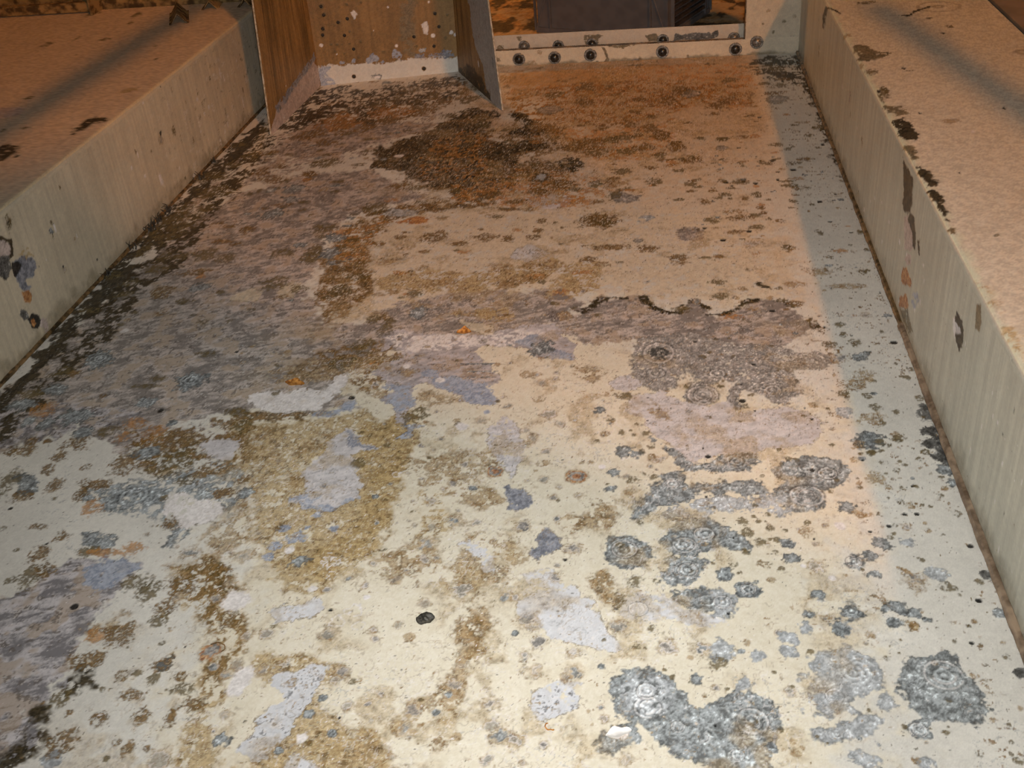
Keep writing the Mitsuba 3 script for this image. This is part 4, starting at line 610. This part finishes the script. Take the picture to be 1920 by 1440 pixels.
# ------------------------------------------------------------------ the setting: floor
ROWS = 0.9 / np.tan(np.linspace(math.atan(0.9 / 0.60), math.atan(0.9 / (YB + .002)), 760))
floor_s = Sheet(np.linspace(XL - .004, XR + .004, 1300), np.concatenate([[-.6, -.2, .2, .45], ROWS]), lambda u, v, z: np.stack([u, v, z], 1), 100, PAINT, RINGS)
TALLY = {}
def floor_name(t, x, y, a, b):
    if (a * b) ** .5 < 0.0043 * math.hypot(.9, y) / 1.15 or t in 'krc': return ''
    n = {'p': 'rust_pit', 'P': 'rust_pit', 'R': 'rust_pit', 'g': 'corrosion_spot', 'G': 'corrosion_spot', 'l': 'corrosion_spot', 'e': 'corrosion_spot', 'h': 'corrosion_spot', 'b': 'paint_chip', 'w': 'paint_chip', 'd': 'grime_spot', 'D': 'grime_spot', 'o': 'rust_spot', 'u': 'rust_spot', 'y': 'grime_spot', 'm': 'rust_spot'}[t]
    TALLY[n] = TALLY.get(n, 0) + 1
    return n if TALLY[n] <= 290 else ''
# fine dots, dirt and white specks, thick in some zones
def dots(S, f, lim, kind, zone, seed):
    q = vn(S.U * f, S.V * f, seed) * .75 + .25 * S.n4
    m = ss(lim, lim + .05, q) * zone
    S.put(np.s_[:, :], m, kind, 0)
X, Y = floor_s.U, floor_s.V
right_zone = ss(.18, .30, X + .10 * (floor_s.n1 - .5)) ; centre = ss(-.75, -.5, X) * (1 - ss(.15, .3, X)); far = ss(1.5, 2.2, Y)
floor_s.put(np.s_[:, :], ss(1.75, 2.9, Y + .5 * (floor_s.n1 - .5)) * ss(-.55, -.2, X + .3 * (floor_s.n1 - .5)) * (1 - ss(.22, .30, X)), 'wash', 0)
floor_s.text(POLYS, '')
def contours(S, f, seed, wdt, kind, zone):
    q = fb(S.U, S.V, f, 3, seed)
    S.put(np.s_[:, :], (1 - ss(wdt * .4, wdt, np.abs(q - .5))) * zone, kind, 0)
blot = ss(.50, .62, fb(X, Y, 26, 4, 811)) * ss(.3, .6, floor_s.n1)
floor_s.put(np.s_[:, :], .55 * blot * centre, 'ochre', 0)
contours(floor_s, 70, 801, .030, 'brown', .38 * centre * ss(.35, .6, floor_s.n2))
contours(floor_s, 95, 803, .030, 'white', .45 * centre * ss(.4, .65, floor_s.n1))
contours(floor_s, 60, 805, .018, 'grey', .35 * ss(.55, .75, floor_s.n1))
dots(floor_s, 150, .86, 'brown', .8 * centre * (1 - far), 301)
dots(floor_s, 230, .86, 'brown', .7 * centre, 302)
dots(floor_s, 170, .90, 'olive', .9 * right_zone + .3, 303); dots(floor_s, 100, .74, 'umber', .9 * right_zone * ss(.52, .72, .5 * floor_s.n1 + .5 * floor_s.n2) * (1 - .5 * far), 309); dots(floor_s, 210, .80, 'umber', .8 * right_zone * ss(.45, .65, floor_s.n1), 310)
dots(floor_s, 120, .86, 'umber', .8 * far, 304); dots(floor_s, 60, .80, 'umber', .6 * far * ss(.45, .65, floor_s.n1), 308)
dots(floor_s, 330, .88, 'dark', .75 + 0 * X, 305)
dots(floor_s, 300, .91, 'white', .8 + 0 * X, 306)  # white specks painted in as tiny flash glints
for k in range(420):
    x, y = rng.uniform(-.72, .30), rng.uniform(.72, 1.75)
    if rng.random() < vn(np.array([x * 6.0]), np.array([y * 6.0]), 77)[0] * 1.5 - .25: floor_s.spot(rng.choice(list('pppod')), x, y, *[rng.uniform(.0018, .0048) * math.hypot(.9, y) / 1.2] * 2)
for k in range(420):
    x, y = rng.uniform(.05, .385), rng.uniform(.72, 2.4)
    if rng.random() < vn(np.array([x * 9.0]), np.array([y * 7.0]), 78)[0] * 1.4 - .2: floor_s.spot(rng.choice(list('dddgok')), x, y, *[rng.uniform(.0012, .0038) * math.hypot(.9, y) / 1.2] * 2)
for k in range(700):
    x, y = rng.uniform(-1.08, .36), rng.uniform(1.6, 3.1)
    if rng.random() < vn(np.array([x * 5.0]), np.array([y * 4.0]), 79)[0] * 1.5 - .3:
        r = rng.uniform(.003, .012); floor_s.spot(rng.choice(list('dmoud' if x > -.6 else 'dDmog')), x, y, r * rng.uniform(1, 2), r)
floor_s.text('', SPOTS, floor_name)
zone = floor_s.stain.copy()
dots(floor_s, 190, .70, 'umber', .75 * zone, 321); dots(floor_s, 95, .72, 'umber', .6 * zone * ss(.4, .6, floor_s.n2), 322)
contours(floor_s, 110, 331, .022, 'cream', .9 * zone); contours(floor_s, 75, 333, .022, 'umber', .6 * zone)
dots(floor_s, 260, .85, 'white', .8 * zone, 323)
floor_s.build('floor', 'floor_coat')
tag('floor', 'stained and corroded pale painted metal floor with rust and peeled patches', kind='structure')

# ------------------------------------------------------------------ low ledges on both sides (face, rounded edge, top)
def ledge_place(x0, sg):
    def fn(u, v, z):
        a = np.clip((v - (ZT - RND)) / (2 * RND), 0, 1) * (np.pi / 2)
        h = np.where(v < ZT - RND, 0, np.where(v > ZT + RND, v - ZT, RND * (1 - np.cos(a)))); k = np.where(v < ZT - RND, v, np.where(v > ZT + RND, ZT, ZT - RND + RND * np.sin(a)))
        nh, nk = -np.cos(a), np.sin(a)
        return np.stack([x0 + sg * (h + nh * z), u, k + nk * z], 1)
    return fn
yr = np.concatenate([[-.6, 0, .4], .9 / np.tan(np.linspace(math.atan(.9 / .7), math.atan(.9 / 3.125), 620))])
sv = np.concatenate([np.linspace(-.004, ZT - RND, 190), np.linspace(ZT - RND, ZT + RND, 12)[1:], np.linspace(ZT + RND, ZT + .349, 130)[1:]])
LEDGE = np.array([.46, .45, .375])
rw = Sheet(yr, sv, ledge_place(XR, 1), 400, LEDGE, mott=.06)
def streaks(S, amt, seed):
    q = st(fb(S.U * 1.0, S.V * 0.03, 150, 3, seed), 1.6); face = (S.V < ZT - RND)
    S.C *= (1 + amt * (q - .5) * face)[..., None]
streaks(rw, .22, 611)
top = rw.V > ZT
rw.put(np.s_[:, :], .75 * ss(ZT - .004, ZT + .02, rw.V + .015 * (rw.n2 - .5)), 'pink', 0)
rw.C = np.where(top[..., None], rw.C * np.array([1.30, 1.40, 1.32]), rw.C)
for (x, y, r, p) in [(.62, 2.575, .075, .035), (.70, 2.20, .052, .05)]:
    d = np.hypot(rw.V - (ZT + x - XR), rw.U - y) + .006 * rw.e1; k = np.clip(1.1 - d / r, 0, 1)
    rw.Z += .0016 * np.sin(2 * np.pi * d / p) * k * top; rw.put(np.s_[:, :], .55 * k ** .5 * ss(.55, .9, np.sin(2 * np.pi * d / p)) * top, 'obrown', 0)
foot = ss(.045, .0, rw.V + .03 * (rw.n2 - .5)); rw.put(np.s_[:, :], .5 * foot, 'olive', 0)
rw.text(RW_POLYS, RW_SPOTS)
dots(rw, 260, .93, 'white', .8 * (rw.V < ZT) * ss(2.2, 1.2, rw.U), 620); dots(rw, 160, .93, 'olive', .7 * (rw.V < ZT) + .25, 621)
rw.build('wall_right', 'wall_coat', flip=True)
tag('wall_right', 'low ledge along the right with smooth grey face and sandy brown top', kind='structure')
PART_LABEL['top_panel'] = 'brown top panel beyond the dark seam'
pp = bx(.742, 2.2, -.6, 3.12, .215, .249)
tag(part('wall_right', 'top_panel', pp, 'panel_brown'), 'brown top panel beyond the dark seam')
scene['panel_brown'] = principled(mottled((.20, .16, .125), (.27, .21, .165), 14, 12), .55, .35)
yl = np.concatenate([[-.6, .2, .9], .9 / np.tan(np.linspace(math.atan(.9 / 1.35), math.atan(.9 / 3.02), 470))])
svl = np.concatenate([np.linspace(-.004, ZT - RND, 150), np.linspace(ZT - RND, ZT + RND, 10)[1:], np.linspace(ZT + RND, ZT + 1.3, 150)[1:]])
lw = Sheet(yl, svl, ledge_place(XL, -1), 500, np.array([.52, .455, .34]), mott=.07)
streaks(lw, .18, 612)
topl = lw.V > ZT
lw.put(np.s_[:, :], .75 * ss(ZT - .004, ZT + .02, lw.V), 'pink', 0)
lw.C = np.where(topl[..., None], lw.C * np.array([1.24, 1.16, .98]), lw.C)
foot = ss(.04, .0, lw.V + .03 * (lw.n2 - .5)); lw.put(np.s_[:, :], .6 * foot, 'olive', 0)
lw.text(LW_POLYS, LW_SPOTS)
rough = ss(1.9, 2.5, lw.U) * (lw.V < ZT - .01)
dots(lw, 60, .80, 'white', .5 * rough, 630); dots(lw, 70, .80, 'olive', .6 * rough, 631); dots(lw, 120, .93, 'olive', .5 * (lw.V < ZT), 632)
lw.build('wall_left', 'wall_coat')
tag('wall_left', 'low ledge along the left with pitted grey face and orange brown top', kind='structure')

# sealant beads and grime in the corners
def bead(y0, y1, x, sg, r, seed, n=260):
    y = np.linspace(y0, y1, n); k = 1 + .5 * (fb(y, y * 0 + seed, 30, 3, seed) - .5)
    return tube(np.stack([x - sg * r * .25 + 0 * y, y, r * .35 + 0 * y], 1), r * k, 8)
tag(part('wall_right', 'sealant_bead', bead(1.53, 3.12, XR, 1, .0055, 3), 'bead_mat'), 'dark brown grime filled sealant bead')
tag(part('wall_right', 'sealant_bead', bead(.3, 1.56, XR, 1, .0065, 5), 'bead_pale'), 'brown sealant bead along the foot')
tag(part('wall_left', 'sealant_bead', bead(.9, 3.0, XL, -1, .0045, 7), 'bead_mat'), 'dark ochre grime filled sealant bead')
def tuft(mesh_list, x, y, n, seed, sp):
    g = np.random.default_rng(seed)
    for k in range(n):
        b = np.array([x + g.normal(0, sp), y + g.normal(0, sp * 2), 0.0]); h = g.uniform(.006, .022)
        mesh_list.append(tube([b, b + [g.normal(0, .004), g.normal(0, .004), h * .6], b + [g.normal(0, .006), g.normal(0, .006), h]], [.0016, .001, .0004], 4))
ms = []
for i, (y, n) in enumerate([(1.93, 8), (2.02, 16), (2.06, 10), (2.12, 12), (2.30, 8), (2.42, 6), (1.80, 5)]): tuft(ms, XL + .010, y, n, 40 + i, .005)
k = part('wall_left', 'moss_tuft', cat(*ms), 'soot'); tag(k, 'dark mossy fibres in the corner', kind='stuff')

# ------------------------------------------------------------------ the far frame: front strip and post, rear strip, panels
def upright(y0): return lambda u, v, z: np.stack([u, y0 - z, v], 1)
fs = Sheet(np.linspace(-.66, XR, 700), np.linspace(-.002, .0465, 46), upright(YB), 700, np.array([.55, .48, .36]), mott=.10)
fs.text(FS_POLYS, FS_SPOTS)
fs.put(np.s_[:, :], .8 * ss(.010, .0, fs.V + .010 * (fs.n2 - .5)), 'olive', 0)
back = bx(-.66, XR, YB + .0005, YB + .004, -.002, .0465)
PC = np.array([.50, .44, .34])
fs.build('wall_back', 'plate_coat', extra=[(back, PC)])
tag('wall_back', 'cream painted far frame with bolted bottom strip and right post', kind='structure')
ps = Sheet(np.linspace(.236, XR, 90), np.linspace(.0465, .42, 220), upright(YB), 720, np.array([.55, .48, .36]), mott=.10)
ps.text(PS_POLYS, PS_SPOTS)
key0 = 'wall_back__post'
ps.build(key0, 'plate_coat', extra=[(bx(.236, XR, YB + .0005, YB + .02, .0465, .42), PC)])
tag(key0, 'cream painted upright post')
rs = Sheet(np.linspace(-.66, .236, 560), np.linspace(0, .079, 70), upright(3.160), 740, np.array([.52, .46, .37]), mott=.08)
rs.text(RS_POLYS, RS_SPOTS)
key1 = 'wall_back__rear_strip'
rs.build(key1, 'plate_coat', extra=[(bx(-.66, .236, 3.1605, 3.166, 0, .079), PC)])
tag(key1, 'second bolted strip behind the front strip')
part('wall_back', 'groove_line', bx(.2335, .2362, YB - .0012, YB + .03, .046, .42), 'bead_mat')
part('wall_back', 'groove_line', bx(-.66, .2362, YB - .0008, YB + .012, .0455, .0472), 'bead_mat')
part('wall_back', 'left_panel', bx(-2.4, -1.11, 3.03, 3.036, .20, .75), 'rusty_brown')
tag('wall_back__left_panel', 'rusty brown panel behind the left ledge')
part('wall_back', 'behind_panel', bx(-1.12, -.60, YB + .004, YB + .01, 0, .75), 'rusty_brown')
def bolt(x, z, y, r, head, tilt=0.0, painted=False):
    b = f'wall_back__bolt' if 'wall_back__bolt__washer' not in scene and COUNT.get('bolt', 0) == 0 else None
    n = COUNT.get('bolt', 0); COUNT['bolt'] = n + 1
    b = 'wall_back__bolt' if n == 0 else f'wall_back__bolt_{n:03d}'
    def up(m):
        m.apply_transform(trimesh.transformations.rotation_matrix(math.pi / 2, [1, 0, 0])); m.apply_translation([x, y, z]); return m
    w = lathe([[0, 0], [r, 0], [r, .0016], [r * .92, .0026], [r * .72, .0026], [r * .68, .0012], [0, .0012]])
    h = lathe([[0, .001], [r * .62, .001], [r * .66, .004], [r * .60, .0075], [r * .40, .0105], [r * .18, .0115], [0, .0118]])
    scene[b + '__washer'] = mikit.ply(up(w), 'worn_washer', smooth=30); scene[b + '__head'] = mikit.ply(up(h), 'worn_washer' if painted else head, smooth=35)
for (x, z, p) in FRONT_BOLTS: bolt(x, z, YB, .0185, 'dark_steel', painted=p)
for (x, z, p) in REAR_BOLTS: bolt(x, z, 3.160, .017, 'dark_steel', painted=p)

# floor of the compartment beyond
ff = Sheet(np.linspace(-1.2, 1.0, 420), np.linspace(3.166, 4.9, 260), lambda u, v, z: np.stack([u, v, z], 1), 760, np.array([.42, .30, .18]), mott=.1)
ff.put(np.s_[:, :], .9 * ss(.35, .6, ff.n1 * .5 + ff.n2 * .5), 'orange', 0); ff.put(np.s_[:, :], .9 * ss(.50, .68, .35 * ff.n1 + .65 * st(fb(ff.U, ff.V * .6, 26, 4, 9), 2)), 'dark', 0)
ff.build('floor_far', 'plate_coat'); tag('floor_far', 'rusty orange floor of the compartment beyond the frame', kind='structure')

# ------------------------------------------------------------------ the folded metal upright (channel) on the far left
def plate(key, P, Q, lean0, lean1, H, base, polys, spots, seed, grow=0.0, thick=.004, out=1):
    P, Q = np.array(P), np.array(Q); L = np.linalg.norm(Q - P); t = (Q - P) / L; n = np.array([t[1], -t[0]]) * out
    def place(u, v, z):
        k = u / L; lean = lean0[None] * (1 - k)[:, None] * v[:, None] + lean1[None] * k[:, None] * v[:, None]
        xy = P[None] + t[None] * u[:, None] + lean + n[None] * z[:, None]
        return np.stack([xy[:, 0], xy[:, 1], v], 1)
    S = Sheet(np.linspace(0, L, int(L * 420)), np.concatenate([np.linspace(0, .36, 170), [H]]), place, seed, base, mott=.18)
    q = st(fb(S.U, S.V * .05, 120, 3, seed + 3), 2); S.C *= (1 + (.28 if 'back' in key else .8) * (q - .5))[..., None]
    S.text(polys, spots)
    c = lambda u, v, z: place(np.array([float(u)]), np.array([float(v)]), np.array([float(z)]))[0]
    g = 13; gu, gv = np.meshgrid(np.linspace(0, L, g), np.linspace(0, H, g)); gu, gv = gu.ravel(), gv.ravel()
    fr, bk = place(gu, gv, gu * 0 - .0006), place(gu, gv, gu * 0 - thick); ix = np.arange(g * g).reshape(g, g)
    q = np.stack([ix[:-1, :-1].ravel(), ix[:-1, 1:].ravel(), ix[1:, 1:].ravel(), ix[1:, :-1].ravel()], 1); F4 = np.vstack([q[:, [0, 1, 2]], q[:, [0, 2, 3]]]); N = g * g
    lp = list(ix[0]) + list(ix[1:, -1]) + list(ix[-1, -2::-1]) + list(ix[-2:0:-1, 0]); rim = [t3 for a1, a2 in zip(lp, lp[1:] + lp[:1]) for t3 in ([a1, a2, a2 + N], [a1, a2 + N, a1 + N])]
    b = trimesh.Trimesh(np.vstack([fr, bk]), np.vstack([F4, F4[:, ::-1] + N, rim]), process=False)
    S.build(key, 'plate_coat', extra=[(b, np.asarray(base) * .8)], flip=(out < 0))
    return c, L
Z2 = np.zeros(2); CH = .62
c1, L1 = plate('metal_upright__left_flange', (-1.008, 2.597), (-.988, 3.012), np.array([.07, .0]), np.array([.012, 0]), CH, np.array([.25, .14, .05]), LFL_POLYS, LFL_SPOTS, 820)
c2, L2 = plate('metal_upright__back_plate', (-.988, 3.012), (-.591, 3.093), np.array([.012, 0]), np.array([.03, .0]), CH, np.array([.235, .135, .045]), WEB_POLYS, WEB_SPOTS, 840)
c3, L3 = plate('metal_upright__right_flange', (-.591, 3.093), (-.415, 2.72), np.array([.03, 0]), np.array([-.046, 0]), CH, np.array([.22, .125, .045]), RFL_POLYS, RFL_SPOTS, 860)
tag('metal_upright__left_flange', 'brown streaked left flange'); tag('metal_upright__back_plate', 'ochre pitted back plate with pale foot'); tag('metal_upright__right_flange', 'grey and brown splayed right flange')
def lip(c, u, H): return tube([c(u, v, -.002) for v in np.linspace(0.0015, H, 30)], .0024, 6)
tag(part('metal_upright', 'edge_lip', lip(c1, 0, CH), 'edge_metal'), 'bright bare front edge'); part('metal_upright', 'edge_lip', lip(c3, L3, CH), 'edge_metal')
def rivet(c, u, v, r=.0048):
    m = lathe([[0, 0], [r, 0], [r * .8, r * .35], [r * .35, r * .6], [0, r * .65]], 14); p, q = c(u, v, 0), c(u, v, .01); d = (q - p) / np.linalg.norm(q - p)
    m.apply_transform(trimesh.geometry.align_vectors([0, 0, 1], d)); m.apply_translation(p); return m
for (u, v) in WEB_RIVETS: part('metal_upright', 'rivet', rivet(c2, u, v), 'soot', smooth=35)
tag('metal_upright', 'rusty folded metal channel standing against the far frame beside the left ledge', 'metal bracket')

# ------------------------------------------------------------------ grey plastic crates beyond the frame
def crate(name, w, d, h, loc, yaw, mat):
    def w_(m):
        m.apply_transform(trimesh.transformations.rotation_matrix(yaw, [0, 0, 1])); m.apply_translation(loc); return m
    P = lambda n, m, b=mat: part(name, n, w_(m), b)
    e = .026
    P('body', cat(bx(e * .3, w - e * .3, .010, .016, .012, h), bx(e * .3, w - e * .3, d - .016, d - .010, .012, h), bx(.010, .016, .010, d - .01, .012, h), bx(w - .016, w - .010, .010, d - .01, .012, h), bx(.012, w - .012, .012, d - .012, .006, .014)))
    P('base_lip', cat(bx(.004, w - .004, .004, .012, 0, .016), bx(.004, w - .004, d - .012, d - .004, 0, .016), bx(.004, .012, .004, d - .004, 0, .016), bx(w - .012, w - .004, .004, d - .004, 0, .016)))
    P('rim', cat(bx(-.004, w + .004, -.004, .014, h - .02, h), bx(-.004, w + .004, d - .014, d + .004, h - .02, h), bx(-.004, .014, 0, d, h - .02, h), bx(w - .014, w + .004, 0, d, h - .02, h)))
    for x in (0, .055, w - .060, w - .004): P('rib', bx(x, x + .004, .0, .011, .008, h - .02))
    for x0, x1 in ((.006, .050), (w - .010, w - .054)):
        a = np.array([x0, .007, .016]); b = np.array([x1, .007, h * .62]); P('brace', tube([a, (a + b) / 2, b], .0030, 6))
    for y in (0.004, .05, d - .054, d - .004): P('rib', bx(w - .011, w, y, y + .004, .008, h - .02))
    for z in np.arange(.026, h - .03, .018): P('slat', bx(w - .010, w - .001, .056, d - .056, z, z + .009), 'crate_dark')
crate('crate', .460, .36, .22, (-.402, 3.484, 0), math.radians(-23.6), 'crate_grey')
tag('crate', 'grey plastic crate with flat front panel, diagonal corner braces and slatted side', 'crate')

# ------------------------------------------------------------------ small things on the left ledge and on the floor
def folded(p0, p1, half, rise, flip=1, th=.0022):
    p0, p1 = np.array(p0), np.array(p1); d = (p1 - p0) / np.linalg.norm(p1 - p0); n = np.array([-d[1], d[0]])
    out = [(-half - .006, 0), (-half, 0), (0, rise), (half, 0), (half + .006, 0), (half + .006, th), (half + th * .5, th), (0, rise + th * 1.5), (-half - th * .5, th), (-half - .006, th)]
    m = trimesh.creation.extrude_polygon(Polygon(out), np.linalg.norm(p1 - p0))
    M = np.eye(4); M[:3, 0] = [n[0], n[1], 0]; M[:3, 1] = [0, 0, 1]; M[:3, 2] = [d[0], d[1], 0]; M[:3, 3] = [p0[0], p0[1], ZT + .0005]
    m.apply_transform(M); trimesh.repair.fix_normals(m); return m
scene['folded_clip'] = mikit.ply(folded((-1.276, 2.793), (-1.33, 2.93), .020, .026), 'rusty_brown'); tag('folded_clip', 'rusty tent shaped folded metal clip lying open end forward on the left ledge', 'metal clip')
scene['folded_clip_001'] = mikit.ply(folded((-1.245, 2.945), (-1.26, 3.02), .018, .020), 'rusty_brown'); tag('folded_clip_001', 'small rusty folded clip against the brown panel behind the tent shaped clip', 'metal clip')
scene['folded_clip_002'] = mikit.ply(folded((-1.145, 2.95), (-1.155, 3.022), .015, .020), 'rusty_brown'); tag('folded_clip_002', 'small rusty folded clip in the corner next to the metal channel', 'metal clip')
pl = bx(-1.606, -1.600, 2.955, 3.028, ZT, .60); scene['metal_strip'] = mikit.ply(pl, 'rusty_brown'); tag('metal_strip', 'thin upright metal strip against the brown panel at the back of the left ledge', 'metal strip')
pc = bx(-2.35, -1.62, 2.985, 3.0, ZT + .004, ZT + .030); scene['metal_rail'] = mikit.ply(pc, 'rusty_brown'); tag('metal_rail', 'dark rusty rail lying along the foot of the brown panel on the left ledge', 'metal rail')

def lump(r, seed, sq=.6):
    m = trimesh.creation.icosphere(3, r); v = m.vertices
    q = fb(v[:, 0] + 3 + v[:, 2] * .7, v[:, 1] + 5 - v[:, 2] * .4, 1.1 / r, 3, seed) - .5
    m.vertices = v * (1 + 1.3 * q)[:, None] * [1, .85, sq]; m.apply_translation([0, 0, -m.bounds[0, 2]]); return m
LUMP = lump(.0085, 5, .7); LUMP.apply_translation([*LUMP_AT, .0]); scene['dirt_lump'] = mikit.ply(LUMP, 'soot', smooth=40); tag('dirt_lump', 'black crumbly dirt lump lying on the cream floor near the front', 'dirt lump')
def leaf(x, y, a, b, yaw, seed, curl=.3):
    g = 14; t = np.linspace(-1, 1, g); V = []; F = []
    for i, q in enumerate(t):
        w = max(1 - q * q, 0) ** .7 * (1 + .25 * math.sin(5 * q + seed))
        for j, r in enumerate(np.linspace(-1, 1, 7)): V.append([a * q, b * w * r, .0012 + curl * b * (r * r) * w + .15 * curl * a * q * q])
    for i in range(g - 1):
        for j in range(6):
            p = i * 7 + j; F += [[p, p + 7, p + 8], [p, p + 8, p + 1]]
    top = np.array(V); n = len(top); bot = top - [0, 0, .0008]
    F = np.array(F); rim = []
    loop = [i * 7 for i in range(g)] + [(g - 1) * 7 + j for j in range(1, 7)] + [i * 7 + 6 for i in range(g - 2, -1, -1)] + [j for j in range(5, 0, -1)]
    for p, q in zip(loop, loop[1:] + loop[:1]): rim += [[p, q, q + n], [p, q + n, p + n]]
    m = trimesh.Trimesh(np.vstack([top, bot]), np.vstack([F, F[:, ::-1] + n, rim]), process=False)
    m.apply_transform(trimesh.transformations.rotation_matrix(yaw, [0, 0, 1])); m.apply_translation([x, y, .0006]); return m
scene['rust_flake'] = mikit.ply(leaf(*FLAKE_AT[0], .013, .010, .1, 1, .5), 'leaf_rust', smooth=40); tag('rust_flake', 'curled orange rust flake lying in the middle of the floor', 'rust flake')
scene['rust_flake_001'] = mikit.ply(leaf(*FLAKE_AT[1], .018, .009, -.2, 2, .3), 'leaf_rust', smooth=40); tag('rust_flake_001', 'flat orange leaf shaped flake left of the other on the grey scraped area', 'rust flake')
scene['paint_curl'] = mikit.ply(leaf(*FLAKE_AT[2], .014, .006, .3, 3, .5), 'flake_pale', smooth=40); tag('paint_curl', 'white curled paint flake on the edge of the large grey corroded patch', 'paint flake')
def arc(x, y, r, a0, a1, w): 
    t = np.linspace(a0, a1, 22); return tube(np.stack([x + r * np.cos(t), y + .8 * r * np.sin(t), .0016 + .0012 * np.sin(3 * t) ** 2], 1), w, 6)
scene['fibre'] = mikit.ply(arc(*FIBRE_AT[0], .006, 2.2, 5.4, .0007), 'leaf_rust', smooth=40); tag('fibre', 'short curled orange fibre below the speckled bare metal spot', 'fibre')
scene['fibre_001'] = mikit.ply(arc(*FIBRE_AT[1], .011, -.6, 2.4, .0007), 'rusty_brown', smooth=40); tag('fibre_001', 'brown hooked fibre on the pale floor at the lower left', 'fibre')

# ------------------------------------------------------------------ added panel behind the camera and unseen pipes overhead (they shade the warm lamp)
NW = trimesh.creation.extrude_polygon(Polygon([(-.45, 0), (1.25, 0), (1.20, 1.48), (1.0, 1.68), (.82, 1.9), (.69, 2.2), (.62, 2.36), (.44, 2.28), (-.1, 2.12), (-.45, 2.1)]), .02)
NW.apply_transform(trimesh.transformations.rotation_matrix(math.pi / 2, [1, 0, 0])); NW.apply_translation([0, -.3, 0])
scene['shade_panel'] = mikit.ply(NW, 'panel_brown'); tag('shade_panel', 'added panel behind the viewpoint, casts the shadow of the person at the camera', kind='structure')  # unseen stand-in for the body behind the camera, shades the near left
def rod(a, b, r): return tube([np.array(a) * (1 - t) + np.array(b) * t for t in np.linspace(0, 1, 6)], r, 16)
scene['unseen_pipe'] = mikit.ply(rod((-.54, -1.2, 1.25), (-.44, 2.6, 1.25), .03), 'crate_dark', smooth=40); tag('unseen_pipe', 'dark pipe overhead, out of view, placed to shade a stripe on the left ledge', kind='structure')
scene['unseen_pipe_001'] = mikit.ply(rod((1.39, -1.2, 1.25), (.96, 1.42, 1.25), .026), 'crate_dark', smooth=40); tag('unseen_pipe_001', 'dark pipe overhead, out of view, placed to shade a stripe on the right ledge', kind='structure')
# ------------------------------------------------------------------ warm lamps out of view: beyond the far frame, and high behind
bulb2 = trimesh.creation.icosphere(3, .05); bulb2.apply_translation(LAMP2)
scene['unseen_warm_lamp_001__bulb'] = mikit.ply(bulb2, 'edge_metal', smooth=True, emitter={'type': 'area', 'radiance': rgb(*LAMP2_L)})
tag('unseen_warm_lamp_001', 'unseen warm lamp beyond the far frame, lights the far floor and right wall', 'lamp')
bulb = trimesh.creation.icosphere(3, LAMP_R); bulb.apply_translation(LAMP)
scene['unseen_warm_lamp__bulb'] = mikit.ply(bulb, 'edge_metal', smooth=True, emitter={'type': 'area', 'radiance': rgb(*LAMP_L)})
tag('unseen_warm_lamp', 'unseen warm lamp high behind the viewpoint on the right, lights the floor and ledges', 'lamp')
